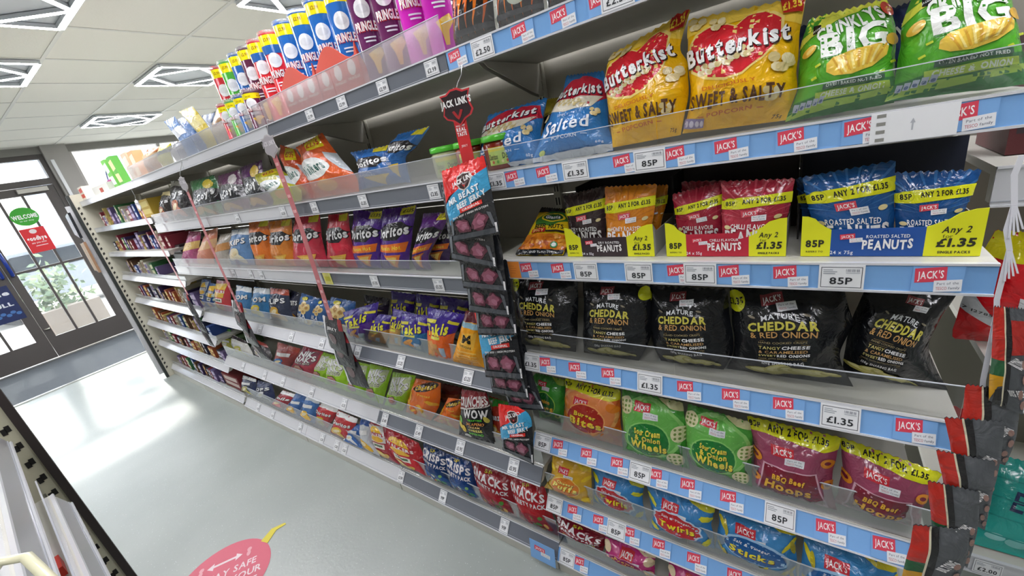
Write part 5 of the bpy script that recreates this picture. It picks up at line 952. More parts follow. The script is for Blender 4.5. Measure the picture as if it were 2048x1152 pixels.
def shelf(row, y0, y1, zb, t, L, lab, grp, style, X=X0, xb=XS, sx=1, riser=0, labs=(), rm_mat=None, brackets=True, cat='shelf'):
    e = empty('shelf', (X+sx*.2, (y0+y1)/2, zb), lab, cat, grp)
    g_ = .0015; y0 += g_; y1 -= g_; T_ = radians(t); up = Vector((sx*sin(T_), 0, cos(T_))); nr = Vector((-sx*cos(T_), 0, sin(T_)))
    zt = zb+cos(T_)*L; xt = X+sx*sin(T_)*L
    M_ = mat('#c9c8bf', 'metal')
    mb = MB(); mb.extr([Vector((xt+sx*.004, y0, zt)), Vector((xt+sx*.004, y0, zt-.008)), Vector((X+sx*.012, y0, zb+.006)), Vector((X+sx*.03, y0, zb+.006)), Vector((X+sx*.03+sx*sin(T_)*L, y0, zt-.018)), Vector((xb, y0, zt-.018)), Vector((xb, y0, zt))], (0, y1-y0, 0), M_)
    mb.build('shelf_board', e)
    sc = {'blue': '#7fb0e6', 'grey': '#6f747c', 'pale': '#cfd1d5', 'near': '#a4a6a6'}[style]  # pale: window glare on the far bays' strips put into the colour
    mb = MB(); b = Vector((X, 0, zb))
    def bar(h0, h1, d0, d1, m):
        P = []
        for y in (y0, y1):
            for h, d in ((h0, d0), (h1, d0), (h1, d1), (h0, d1)): P.append(b+up*h-nr*d+Vector((0, y, 0)))
        mb.hexa(P, m)
    bar(0, L, 0, .004, mat(sc, 'gloss')); bar(-.001, .003, -.003, .004, mat('#d4d6da', 'gloss')); bar(L-.003, L+.001, -.003, .005, mat('#d4d6da', 'gloss'))
    if style != 'blue': bar(L*.12, L*.15, -.0012, 0, mat('#aeb2ba', 'gloss'))
    mb.build('ticket_strip', e)
    if riser:
        mb = MB(); rx = xt+sx*.006; m_ = rm_mat or CLEAR
        ntop = zt+riser; nn_ = max(1, int(round((y1-y0)/.5))); 
        for k in range(nn_):
            ya = y0+(y1-y0)*k/nn_+.001; yb = y0+(y1-y0)*(k+1)/nn_-.001
            mb.hexa([(rx, ya, zt+.001), (rx+sx*.0016, ya, zt+.001), (rx+sx*.0016, yb, zt+.001), (rx, yb, zt+.001), (rx, ya, ntop), (rx+sx*.0016, ya, ntop), (rx+sx*.0016, yb, ntop), (rx, yb, ntop)], m_)
            mb.hexa([(rx-sx*.0006, ya, ntop), (rx+sx*.0022, ya, ntop), (rx+sx*.0022, yb, ntop), (rx-sx*.0006, yb, ntop), (rx-sx*.0006, ya, ntop+.0016), (rx+sx*.0022, ya, ntop+.0016), (rx+sx*.0022, yb, ntop+.0016), (rx-sx*.0006, yb, ntop+.0016)], mat('#cfd4dc', 'gloss'))  # opaque whitish rim, highlight along the clear edge put into colour
        mb.build('clear_riser', e)
    if zb < .1 and X == X0:
        mb = MB(); mb.box((X0+.006, y0+.003, .0), (X0+.02, y1-.003, .058), mat('#c6c4ba', 'metal')); mb.build('kick_plate', e)
    if brackets and row[1] != '5' and row[1] != '6':
        for y in (y0+.006, y1-.009):
            mb = MB(); mb.extr([Vector((xb, y, zt-.02)), Vector((xb, y, zt-.12)), Vector((xb-sx*.05, y, zt-.11)), Vector((X+sx*.16, y, zt-.035)), Vector((X+sx*.14, y, zt-.02))], (0, .003, 0), mat('#bdbbb2', 'metal')); mb.build('bracket', e)
    for (k, y, st) in labs:
        if not (y0 < y < y1): continue
        wd = .062
        if k == 'p':
            if style == 'blue': card(e, 'price_label', price_art(st), min(y, y1-.035), .066, zb, t, L, .003, L-.003, sx, X)
            else: card(e, 'price_label', price_art(st, 1.25), y, .048, zb, t, L, .006, L-.006, sx, X)
        elif k == 'l':
            A_ = Art(.5); A_.own(.36, .33, .62, '#dc4258', rot=-4)
            T2 = .060; card(e, 'name_card', A_, y-.006, T2*1.02, zb, t, L, L*.08, L*.92, sx, X, .0012, '#7fb0e6')
        elif k == 'o':
            A_ = Art(1); A_.lines(.15, .25, .8, 4, .14, '#d87a30', .3); card(e, 'orange_card', A_, y, .04, zb, t, L, .002, L-.002, sx, X, c='#ee9038')
        elif k == 'y':
            A_ = Art(1); A_.rect(.15, .3, .85, .7, '#c8c83a', big=False); card(e, 'yellow_card', A_, y, .06, zb, t, L, .002, L-.002, sx, X, c='#dcdc7a')
        elif k == 'w':
            A_ = Art(.45)
            for q in range(4): A_.rect(.07, .05+.26*q, .18, .16+.26*q, '#8c8c86', big=False)
            A_.poly([(.5, .3), (.53, .45), (.51, .45), (.51, .68), (.49, .68), (.49, .45), (.47, .45)], '#b4b8be', big=False)
            card(e, 'blank_card', A_, y, .098, zb, t, L, .001, L-.001, sx, X, .0045)
    return e
ORD = ['top', 'second', 'third', 'fourth', 'fifth', 'sixth', 'bottom']
RISJ = [.06, .058, 0, .075, .095, .10, .07]
for k in range(7):
    zb, t, L = ROWZ['J%d' % k]
    shelf('J%d' % k, -.25, .765, zb, t, L, ORD[k]+' shelf of the blue fronted bay, with red name cards', 'blue fronted shelves' if 0 else None, 'blue', riser=RISJ[k], labs=LABS['J%d' % k])
RISL = [.082, .068, .055, .09, .09, .11]
ordl = ['top', 'second', 'third', 'fourth', 'fifth', 'bottom']
bayn = ['the grey fronted bay touching the blue fronts', 'the second grey fronted bay', 'the third grey fronted bay']
ys = [.765, 1.76, 2.76, 3.74]
for bi in range(3):
    for k in range(6):
        zb, t, L = ROWZ['L%d' % k]
        shelf('L%d' % k, ys[bi], ys[bi+1], zb, t, L, ordl[k]+' shelf of '+bayn[bi], None, 'grey' if bi == 0 else 'pale', riser=RISL[k], labs=LABS['L%d' % k], rm_mat=CLEAR2 if bi or k in (0, 1) else CLEAR)
FZ = [(1.872, 0, .045), (1.62, 0, .04), (1.375, 10, .04), (1.13, 25, .045), (.88, 35, .05), (.62, 35, .05), (.38, 35, .05), (.08, 35, .05)]
ordf = ['top', 'second', 'third', 'fourth', 'fifth', 'sixth', 'seventh', 'bottom']
for bi, (a, b) in enumerate(((3.74, 4.68), (4.68, 5.6))):
    for k, (zb, t, L) in enumerate(FZ):
        shelf('F%d' % k, a, b, zb, t, L, ordf[k]+' confectionery shelf in '+['the bay before the last', 'the last bay by the door'][bi], None, 'pale', riser=0 if k < 3 else .035, rm_mat=CLEAR2, brackets=False, labs=())
# frame
gf = empty('shelving_frame', (1.3, 2.7, 0), 'long cream steel shelving run with slotted uprights', 'shelving frame')
PM = mat('#b4b1a6', 'metal'); PW = mat('#c4c2b6', 'metal')
ym = [-.25, .765, 1.76, 2.76, 3.74, 4.68, 5.6]
for i in range(6):
    for z0, z1 in ((.05, .52), (.52, .99), (.99, 1.46), (1.46, 1.93)):
        mb = MB(); mb.box((XB+.004, ym[i]+.015, z0+.002), (XB+.014, ym[i+1]-.015, z1-.002), PM); mb.build('back_panel', gf)
def upright(y, X=XB, par=gf, z1=1.98, sx=1):
    mb = MB(); mb.box((X-.012, y-.014, 0), (X+.03, y+.014, z1), PW)
    for k in range(int((z1-.2)/.05)):
        z = .12+k*.05
        for dy in (-.006, .006): mb.box((X-.0135, y+dy-.002, z), (X-.0118, y+dy+.002, z+.028), mat('#2c2a28', 'matte'))
    mb.build('upright', par)
for y in ym: upright(y)
# end panel by the door, slotted inner edge and black outer trim
mb = MB(); mb.box((.855, 5.605, 0), (1.42, 5.63, 1.99), mat('#c9c6b4', 'metal'))
for k in range(36):
    z = .1+k*.05
    for q in (0, 1): mb.box((.866+q*.008, 5.6035, z+.006*q), (.874+q*.008, 5.6055, z+.02+.006*q), mat('#26241f', 'matte'))
ep = empty('end_panel', (1.1, 5.62, 0), 'cream slotted end panel of the long shelving run, with black outer edge', 'panel'); mb.build('slotted_sheet', ep)
mb = MB(); mb.box((.832, 5.602, 0), (.855, 5.64, 1.99), mat('#2e3230', 'paper')); mb.build('black_trim', ep)
mb = MB(); mb.box((.80, 5.66, .05), (1.42, 5.69, 1.9), mat('#cfd0d2', 'gloss')); tag(mb.build('white_end_board'), 'glossy white board on the end of the shelving facing the door', 'board')
for j, (x, y, z0, z1, c, lab) in enumerate(((.775, 5.66, 1.60, 1.84, '#23262c', 'black packet hanging on the end of the shelving'), (.775, 5.70, 1.25, 1.56, '#b08868', 'brown striped packets hanging below the black one'))):
    mb = MB(); P = [(x-.0, y-.12, z1), (x, y+.06, z1-.02), (x, y+.10, z0+.04), (x, y-.06, z0)]
    mb.extr([Vector(p) for p in P], (.02, 0, 0), mat(c, 'foil'))
    if j: 
        for q in range(5): mb.extr([Vector((x-.001, y-.10+q*.034, z1-.01)), Vector((x-.001, y-.085+q*.034, z1-.01)), Vector((x-.001, y-.045+q*.03, z0+.02)), Vector((x-.001, y-.06+q*.03, z0+.02))], (.0008, 0, 0), mat('#d8c8b0', 'paper'))
    tag(mb.build('hanging_packet'), lab, 'packet')
# blue cloth card hanging off the bottom shelf edge
e = empty('hanging_card', (.888, .80, .06), 'light blue card with a red name badge hanging at the foot of the joint', 'card')
mb = MB(); A = Art(.8); A.own(.4, .35, .42, '#dc4258', rot=3)
P = [Vector((.885, .885, .035)), Vector((.885, .765, .035)), Vector((.90, .765, .125)), Vector((.90, .885, .125))]
mb.hexa(P+[q+Vector((-.001, 0, 0)) for q in P], mat('#7fb0e6', 'paper')); emit_flat(mb, A, P[3]+Vector((-.001, 0, 0)), P[2]-P[3], P[0]-P[3], Vector((-1, 0, .16)).normalized()); mb.build('printed_card', e)
# ================================================================ GOODS
for (nm, ds, ar, rows, T, q, lab, grp) in BAGS:
    if lab[:5] in ('large',) and nm == 'snack_bag' and ds == 'bigred': pass
    make_bag(nm, ds, ar, rows, T, q, lab, grp)
# jerky strips
jl = ['front bag of the near hanging jerky chain, whole front in view'] + ['black jerky bag in the near hanging chain, '+x for x in ('directly below the front bag', 'third from the top', 'fourth from the top', 'fifth from the top')] + ['lettered blue jerky bag lower in the near chain', 'black jerky bag under the lettered one, silver foot showing', 'black jerky bag swung out toward the green snack bags', 'lowest jerky bag of the near chain, red topped, on the shelf edge']
for i, (k, rows) in enumerate(JERKY[0]):
    make_bag('jerky_bag', 'jerky', (k,), rows, .009, 3, jl[i], 'bags of jerky in the hanging chains', pull=.0, wr=1.2)
for s_ in (1, 2, 3):
    for i, (k, rows) in enumerate(JERKY[s_]):
        make_bag('jerky_bag', 'farj', (k,), rows, .010, 2, 'grey foil jerky bag, %s in the chain %s' % (['uppermost', 'middle', 'lowest'][i], ['with the wide pink strip', 'before the pale orange bag', 'closest to the confectionery'][s_-1]), 'bags of jerky in the hanging chains', pull=0)
def ribbon(mb, P, w, m, th=.0012):
    for i in range(len(P)-1):
        a = Vector(P[i]); b = Vector(P[i+1]); d = Vector((0, w/2, 0)); t = Vector((th, 0, 0))
        mb.hexa([a-d, a+d, a+d+t, a-d+t, b-d, b+d, b+d+t, b-d+t], m)
RED = mat('#cc2b30', 'gloss'); FADE = bpy.data.materials.new('faded_red_plastic'); FADE.use_nodes = True
FADE.node_tree.nodes['Principled BSDF'].inputs['Base Color'].default_value = lin('#cf7a7e'); FADE.node_tree.nodes['Principled BSDF'].inputs['Alpha'].default_value = .8; FADE.node_tree.nodes['Principled BSDF'].inputs['Roughness'].default_value = .2
hl = ['red clip strip with a dark shield header, hanging at the blue bay', 'faded pink clip strip with a grey shield header', 'pale pink clip strip crossing the far crisp bags', 'thin pale clip strip beside the confectionery shelves']
for s_, P in enumerate(HANG):
    e = empty('clip_strip', P[0], hl[s_], 'clip strip', 'hanging jerky strips')
    w = [.042, .036, .034, .032][s_]; P = [Vector(p) for p in P]
    mb = MB(); ribbon(mb, [P[3]+Vector((0, 0, .0)), P[4]] if s_ == 0 else [P[2], P[3], P[4]], w, RED if s_ == 0 else FADE)
    if s_ == 0: ribbon(mb, [P[2], P[3]], w, RED)
    if s_ == 0:
        A = Art(3.2); A.text('REAL BEEF', .5, .12, .72, .035, '#f4e8e8', 1); A.text('REAL', .5, .20, .76, .075, '#f8f0f0', 2); A.text('TASTE', .5, .30, .76, .075, '#f8f0f0', 2); A.text('JERKY', .5, .56, .5, .045, '#f0d8d8', 1)
        emit_flat(mb, A, Vector((P[3].x-.0008, P[3].y+w/2, P[3].z)), Vector((0, -w, 0)), P[4]-P[3], Vector((-1, 0, 0)))
    else:
        for q in range(9):
            c_ = P[3].lerp(P[4], q/9) if q > 4 else P[2].lerp(P[3], q/5); mb.box((c_.x-.0012, c_.y-w*.3, c_.z-.012), (c_.x, c_.y+w*.3, c_.z), mat('#e0a8aa', 'gloss'))
    mb.build('strip', e)
    c = P[2]; k = [1, 1, .95, .9][s_]; hw = .052*k; hh = .042*k
    pts = [(-.55, .78), (-.22, .98), (.22, .98), (.55, .78), (.98, .78), (.80, .40), (.86, 0), (.98, -.35), (.80, -.62), (.38, -.78), (0, -1.12), (-.38, -.78), (-.80, -.62), (-.98, -.35), (-.86, 0), (-.80, .40), (-.98, .78)]
    mb = MB(); mb.extr([Vector((c.x-.001, c.y-x*hw, c.z+z*hh)) for x, z in pts], (-.002, 0, 0), mat('#c93a40' if s_ == 0 else '#b9b4b6', 'gloss'))
    mb.extr([Vector((c.x-.003, c.y-x*hw*.9, c.z+z*hh*.88)) for x, z in pts], (-.0008, 0, 0), mat('#33262a' if s_ == 0 else '#a8a4a8', 'gloss'))
    A = Art(.3); A.text("JACK LINK'S", .5, .5, .94, .56, '#f4f2f0' if s_ == 0 else '#d0ccd0', 2)
    emit_flat(mb, A, Vector((c.x-.0045, c.y+hw*1.05, c.z+hh*.55)), Vector((0, -hw*2.1, 0)), Vector((0, 0, -hw*.5)), Vector((-1, 0, 0)))
    if s_ == 0:
        mb.extr([Vector((c.x-.0042, c.y-x*hw, c.z+z*hh)) for x, z in [(-.35, -.25), (-.2, -.2), (0, -.55), (.2, -.2), (.35, -.25), (.15, -.6), (0, -.75), (-.15, -.6)]], (-.0004, 0, 0), mat('#a82c30', 'gloss'))
    mb.build('shield_header', e)
    mb = MB(); mb.tube([P[0]+Vector((.03, 0, .0)), P[0]+Vector((.005, -.003, .01)), P[0]+Vector((0, 0, -.01)), P[1].lerp(P[0], .4), P[1], c+Vector((-.001, 0, hh*1.0))], .0012, mat('#d8dadc', 'steel'), 6); mb.build('wire_hook', e)
# biltong chain and its white paper strip
bn = ['uppermost', 'second', 'third', 'fourth', 'fifth', 'lowest']
for i, rows in enumerate(BILT): make_bag('biltong_bag', 'bilt', (i,), rows, .008, 3, bn[i]+' biltong packet of the chain at the end of the shelves', 'biltong packets in the end chain', pull=0, wr=1.2)
e = empty('paper_chain', CHAIN[0], 'white plastic clip chain above the biltong packets', 'clip strip')
mb = MB(); ribbon(mb, CHAIN, .006, mat('#dfe0e6', 'paper')); mb.build('strip', e)
for k, c in enumerate((CHAIN[2], CHAIN[4], CHAIN[6])):
    mb = MB()
    for q in range(4): ribbon(mb, [Vector(c)+Vector((-.002, .002-.001*q, .0)), Vector(c)+Vector((-.004, -.001-.0035*q, -.045+.004*q))], .002, mat('#dcdde4', 'paper'))
    mb.build('clip', e)
# jars of dip
def jar(y, x, lab, body, z0=1.609):
    e = empty('dip_jar', (x, y, z0), lab, 'jar', 'dip jars with green lids')
    mb = MB(); mb.lathe((x, y, z0), [(0, 0), (.044, 0), (.047, .006), (.047, .07), (.043, .078), (0, .078)], mat(body, 'gloss'), 28); mb.build('glass_body', e)
    mb = MB(); mb.lathe((x, y, z0), [(.0, .078), (.049, .078), (.050, .081), (.050, .092), (.047, .095), (0, .095)], mat('#58c43a', 'gloss'), 28); mb.build('lid', e)
    A = Art(.32); A.rect(0, 0, 1, 1, '#b9d46a'); A.rect(0, 0, 1, .22, '#e4dc4a'); A.text('Doritos', .5, .52, .34, .3, '#2a2a20', 1); A.text('Doritos', .12, .52, .2, .3, '#2a2a20', 1)
    for k in range(8): A.ell(.1+.11*k, .82, .03, .03, ['#c85a3a', '#6aa83a', '#e8e0a0'][k % 3], n=7)
    def fm_(u, v):
        t = radians(300-u*230)-pi*.25; t = pi*1.36-(u-.5)*2.6*1.0*-1
        n_ = Vector((cos(t), sin(t), 0)); return Vector((x, y, z0+.062-.048*v))+n_*.0475, n_
    art_mesh(A, 16, 1, fm_, 'paper_label', e, 'paper', .0003, .00015)
jar(.935, 1.0, 'pale dip jar with a green lid, beside the blue tortilla bag', '#c8c8a0'); jar(.83, .995, 'salsa jar with a green lid, in the middle of the three', '#8c2c1c'); jar(.725, 1.0, 'salsa jar with a green lid, behind the red clip strip', '#7c2a1c')
# snack tubes
def tube(y, x, h, r, c, lab, st='PRINGLES', z0=1.921, c2=None, grp='tall snack tubes on the top shelf'):
    e = empty('snack_tube', (x, y, z0), lab, 'snack tube', grp)
    mb = MB(); mb.lathe((x, y, z0), [(0, 0), (r+.001, 0), (r+.001, .004), (r, .006), (r, h-.012), (r*.98, h-.008), (0, h-.008)], mat(c, 'gloss'), 28); mb.build('tube_body', e)
    mb = MB(); mb.lathe((x, y, z0), [(r+.0008, h-.012), (r+.0022, h-.010), (r+.0022, h), (r*.95, h+.001), (r*.93, h-.003), (0, h-.003)], CLEAR2, 28); mb.build('clear_lid', e)
    A = Art(h/(2*pi*r)); yb = .1 if h > .2 else .14
    A.rect(0, 0, 1, .02+yb, '#e8dc16'); 
    for k in range(5): A.text('£2.99', .1+.2*k, .055 if h > .2 else .09, .1, .035, '#8a3a20', 1)
    if c2: A.rect(0, .02+yb, 1, .22, c2)
    for c0 in (.32,):
        A.ell(c0, .30, .095, .105, '#e9eaec', n=22); A.ell(c0, .30, .07, .05, '#d8dadd', n=16)
        A.text(st, c0+.01, .46, .30, .08, '#f2eeee', 2, out='#b8222c' if c[1] not in 'cd' else '#8c1420'); A.rect(c0-.06, .56, c0+.08, .575, '#e8ecf2'); A.rect(c0-.05, .595, c0+.07, .61, '#e8ecf2')
        A.poly([(c0-.06, .72), (c0+.1, .66), (c0+.14, .72), (c0+.06, .8), (c0+.04, .92), (c0, .92), (c0-.02, .8)], '#e8b440'); A.ell(c0+.05, .71, .06, .03, '#f4d27a', n=12)
    def fm_(u, v):
        t = pi*1.25+(u-.32)*2*pi; n_ = Vector((cos(t), sin(t), 0)); return Vector((x, y, z0+.004+(h-.018)*(1-v)))+n_*r, n_
    art_mesh(A, 30, 1, fm_, 'printed_wrap', e, 'gloss', .0003, .00012)
TUBES = [(.83, '#b0179a', 'magenta snack tube at the joint with the blue fronts'), (.92, '#b81ba0', 'magenta snack tube, second from the blue fronts'), (1.02, '#5c1c4e', 'dark purple snack tube beside the magenta pair'), (1.12, '#5a1d50', 'dark purple snack tube beside the blue ones'),
 (1.225, '#1f5ea8', 'blue snack tube next to the dark purple pair'), (1.331, '#1f5ea8', 'blue snack tube, second from the dark purple pair'), (1.438, '#1f5ea8', 'blue snack tube, third from the dark purple pair'), (1.544, '#1f5ea8', 'blue snack tube beside the red ones'),
 (1.66, '#d02832', 'red snack tube with a blue collar, nearer the blue ones'), (1.759, '#cf2a34', 'red snack tube with a blue collar beside the purple one'), (1.849, '#5a2440', 'purple snack tube among the far ones'), (1.937, '#2a62a8', 'blue snack tube beside the green one'), (2.039, '#4aa83a', 'bright green snack tube among the tall ones'), (2.131, '#c8303a', 'red snack tube at the far end of the row')]
for i, (y, c, lab) in enumerate(TUBES): tube(y, .985, .30, .040, c, lab, c2='#2a62a8' if 'collar' in lab else None)
for y, c, lab in ((2.10, '#c8303a', 'small red snack tube'), (2.02, '#58b044', 'small green snack tube'), (1.935, '#2a62a8', 'small blue snack tube'), (1.85, '#5a2440', 'small purple snack tube')):
    tube(y, .935, .145, .034, c, lab+' standing in front of the tall ones', grp='small snack tubes')
# wavy red display trays in front of the tubes
for y0, y1, lab in ((1.37, 1.60, 'red wavy edged display tray, farther of the two'), (1.13, 1.362, 'red wavy edged display tray next to the purple tubes')):
    e = empty('display_tray', (.93, (y0+y1)/2, 1.921), lab, 'tray', 'red display trays')
    pts = [(y1, 0), (y0, 0), (y0, .125)]+[(y0+(y1-y0)*k/16, .118+.028*cos(k/16*2*pi*1.0+2.4)) for k in range(1, 16)]+[(y1, .095)]
    mb = MB(); mb.extr([Vector((.925, y, 1.922+z)) for y, z in pts], (.003, 0, 0), mat('#c9452f', 'paper'))
    A = Art(.45)
    for k in range(3): A.ell(.18+.32*k, .62, .085, .1, '#ddd6d0', n=16); A.text('PRINGLES', .18+.32*k, .90, .26, .07, '#e0c8c0', 2)
    emit_flat(mb, A, Vector((.9248, y1, 2.05)), Vector((0, y0-y1, 0)), Vector((0, 0, -.104)), Vector((-1, 0, 0))); mb.build('front_panel', e)
    mb = MB(); mb.extr([Vector((.928, y0, 1.922)), Vector((.985, y0, 1.922)), Vector((.94, y0, 1.99)), Vector((.928, y0, 2.045))], (0, .002, 0), mat('#b83a28', 'paper')); mb.build('side_panel', e)
# peanut display boxes
def dbox(y1, y0, zt, zm, z0, cm, name, small, lab, h=.072):
    e = empty('display_box', (.96, (y0+y1)/2, z0), lab, 'box', 'peanut display boxes')
    W_ = y1-y0; x = .935
    def wing(s):
        a = y1 if s > 0 else y0; k = -1 if s > 0 else 1; w = W_*(.19 if s > 0 else .28)
        pts = [(a, 0), (a+k*w, 0), (a+k*w, zm), (a+k*w*.85, zm+.004), (a+k*w*.62, zm+.012), (a+k*w*.45, zt-.006), (a+k*w*.2, zt-.001), (a, zt)]
        return [Vector((x, y, z0+z)) for y, z in pts]
    mb = MB(); mb.extr(wing(1), (.002, 0, 0), mat('#e2e41c', 'paper')); mb.extr(wing(-1), (.002, 0, 0), mat('#e2e41c', 'paper'))
    ya, yb = y1-W_*.19, y0+W_*.28; mb.box((x, yb, z0), (x+.002, ya, z0+zm), mat(cm, 'paper'))
    A = Art(zt/W_)
    zz = lambda v: 1-(1-v)
    A.text('85P', .09, .68, .12, .16, '#26261c', 2); A.text('REFERS TO', .09, .88, .11, .04, '#26261c', 1)
    A.text('Any 2', .87, .42, .14, .13, '#26261c', 1, shear=.2); A.text('for', .83, .56, .05, .07, '#26261c', 0); A.text('£1.35', .875, .70, .19, .17, '#26261c', 2, shear=.1); A.text('SINGLE PACKS', .87, .91, .16, .05, '#26261c', 2)
    A.own(.29, .52, .09, '#d8364a', rot=-5); A.text(small, .52, .53, .24, .07, '#f0f0f0', 1, wob=.06); A.text('PEANUTS', .52, .72, .28, .2, '#f2f0ee', 2, wob=.10); A.text('24 x 75g' if 'SALT' in small else '24 x 55g', .26, .90, .14, .08, '#e8e8f0', 1)
    emit_flat(mb, A, Vector((x, y1, z0+zt)), Vector((0, -W_, 0)), Vector((0, 0, -zt)), Vector((-1, 0, 0)), 'paper', .0005, .00008); mb.build('front_panel', e)
    for y in (y0, y1-.002):
        mb = MB(); mb.extr([Vector((x+.002, y, z0)), Vector((1.16, y, z0)), Vector((1.16, y, z0+.05)), Vector((x+.03, y, z0+.055)), Vector((x+.002, y, z0+zt))], (0, .002, 0), mat('#b9b9b2', 'paper')); mb.build('side_panel', e)
    mb = MB(); mb.box((x+.002, y0+.002, z0), (1.16, y1-.002, z0+.002), mat('#8c7a60', 'paper')); mb.box((1.158, y0+.002, z0+.002), (1.16, y1-.002, z0+.05), mat('#8c7a60', 'paper')); mb.build('tray', e)
    mb = MB(); mb.box((1.162, y0-.012, z0), (1.166, y1+.010, z0+.165), mat({'dry': '#1c1618', 'chilli': '#241216', 'salt': '#141c30'}[name], 'paper')); mb.box((1.05, y1+.006, z0), (1.162, y1+.009, z0+.165), mat('#1a1618', 'paper')); mb.build('tall_back', e)
dbox(.522, .290, .079, .050, 1.359, '#33262a', 'dry', 'DRY ROASTED', 'dark brown and yellow peanut display box')
dbox(.262, .030, .079, .051, 1.359, '#b81f38', 'chilli', 'CHILLI FLAVOUR', 'red and yellow peanut display box')
dbox(.006, -.234, .080, .052, 1.359, '#1b4f9c', 'salt', 'ROASTED SALTED', 'blue and yellow peanut display box')
# ---------------------------------------------------------------- cartons of the confectionery bays
def carton(name, y, x, w, d, h, z0, c, c2, lab, grp=None, lean=0, rot=0, st='', cat='carton', tc='#f0f0f0'):
    mb = MB(); ca, sa = cos(rot), sin(rot)
    def P(a, b, z):
        a += lean*z; return Vector((x+b*ca+a*sa, y-b*sa+a*ca, z0+z))
    mb.hexa([P(0, 0, 0), P(0, d, 0), P(w, d, 0), P(w, 0, 0), P(0, 0, h), P(0, d, h), P(w, d, h), P(w, 0, h)], mat(c, 'paper'))
    n_ = (P(w, 0, 0)-P(0, 0, 0)).cross(P(0, 0, h)-P(0, 0, 0)).normalized(); n_ = n_ if n_.x < 0 else -n_
    A = Art(h/w); A.rect(.08, .55, .92, .82, c2); A.poly([(.1, .15), (.9, .1), (.9, .4), (.1, .45)], c2)
    if st: A.text(st, .5, .3, .7, .18, tc, 2)
    emit_flat(mb, A, P(w, 0, h), P(0, 0, 0)-P(w, 0, 0), -Vector((lean*h*sa, lean*h*ca, h)), n_)
    o = mb.build(name, None, (x, y, z0)); return tag(o, lab, cat, grp)
PAL = [('#6c5c8c', '#c8b8d8', 'lilac'), ('#c8c0a8', '#8a6a4a', 'beige'), ('#3b2a5c', '#c8b8d8', 'purple'), ('#2b2f48', '#e0e0e8', 'navy'), ('#6a4a34', '#d8c0a0', 'brown'), ('#c8b46a', '#8a3a2a', 'tan'), ('#8c2c3c', '#e8d8d0', 'crimson'), ('#3f7a4a', '#e8e8c0', 'green'), ('#d8d4c8', '#7a6a9a', 'cream'), ('#2c4c94', '#d8e0f0', 'blue'), ('#b05a34', '#f0d890', 'rust'), ('#4a3028', '#c89a5a', 'chocolate coloured')]
num = ['first', 'second', 'third', 'fourth', 'fifth', 'sixth', 'seventh', 'eighth', 'ninth', 'tenth', 'eleventh', 'twelfth', 'thirteenth', 'fourteenth', 'fifteenth', 'sixteenth', 'seventeenth', 'eighteenth', 'nineteenth', 'twentieth']
random.seed(21)
for k in range(1, 8):
    zb, t, L = FZ[k]; zt = zb+cos(radians(t))*L+.002; y = 5.5; i = 0
    while y > 3.86:
        if k == 1 and y < 4.22: break
        w = random.choice([.045, .055, .07, .09]); c, c2, nm_ = PAL[random.randrange(12)]; h = random.uniform(.08, .15) if w > .05 else random.uniform(.09, .16)
        if k == 3 and y < 4.5: break
        carton('confectionery_carton', y-w, .955+random.random()*.02, w-.006, .16, min(h, .155), zt, c, c2, '%s carton, %s from the door on the %s confectionery shelf' % (nm_, num[i], ordf[k]), 'small confectionery cartons', lean=random.uniform(-.12, .12) if w < .06 else 0)
        y -= w+random.uniform(.004, .02)+.02; i += 1
carton('carton', 3.90, .965, .27, .14, .13, 1.665, '#b89a34', '#d8c878', 'large yellow carton on the second shelf beside the black foil bag')
carton('carton', 3.78, .99, .24, .16, .13, 1.302, '#3c2c30', '#c8c8cc', 'brown carton with a pale sticker beside the pink bag', st='')
# striped carton bottom
carton('striped_carton', 3.84, .96, .34, .14, .13, .137, '#7c2026', '#d8c8c0', 'dark red striped carton on the bottom shelf beside the navy bags')
carton('carton', 3.62, 1.06, .3, .14, .10, .53, '#3f5a34', '#a8b060', 'dull green carton behind the foil bags')
# stacked rolls behind the blue packets
for q in range(4):
    for i in range(3):
        mb = MB(); y = 3.62-.0+i*-.0; z = .93+.034*q; x = 1.0+.05*i
        mb.tube([(x, 3.46, z), (x, 3.70, z)], .017, mat('#b9c8b4', 'paper'), 12)
        for yy in (3.50, 3.58, 3.66): mb.tube([(x, yy-.002, z), (x, yy+.002, z)], .0175, mat('#5c7a64', 'paper'), 12)
        tag(mb.build('mint_roll'), 'pale green roll, %s layer up, %s one in from the shelf edge' % (num[q], num[i]), 'sweets roll', 'stacked pale green rolls')
# top shelf far goods
carton('carton', 4.02, 1.0, .12, .06, .21, 1.921, '#d9b79a', '#f0dcc8', 'peach coloured upright carton on the top shelf')
carton('carton', 3.86, 1.0, .11, .06, .20, 1.921, '#e0a070', '#f4e0c0', 'orange upright carton on the top shelf')
carton('carton', 4.36, 1.0, .12, .05, .24, 1.921, '#58a83c', '#e8e4a0', 'bright green upright carton, nearer the peach one', lean=.25)
carton('carton', 4.55, 1.0, .12, .05, .24, 1.921, '#6ab24a', '#d8dce0', 'bright green upright carton, beside the arched display', lean=.25)
carton('striped_carton', 5.42, .93, .16, .1, .12, 1.921, '#d8d0c0', '#c8402c', 'red and white striped carton at the door end of the top shelf')
e = empty('arched_display', (1.0, 5.0, 1.921), 'white countertop display with a navy arch and pink band', 'display')
mb = MB(); mb.box((.97, 4.72, 1.921), (1.10, 5.28, 2.0), mat('#cfcfc8', 'paper')); mb.box((.968, 4.92, 1.94), (.97, 5.02, 1.975), mat('#a8402c', 'paper')); mb.build('tray', e)
N = 22
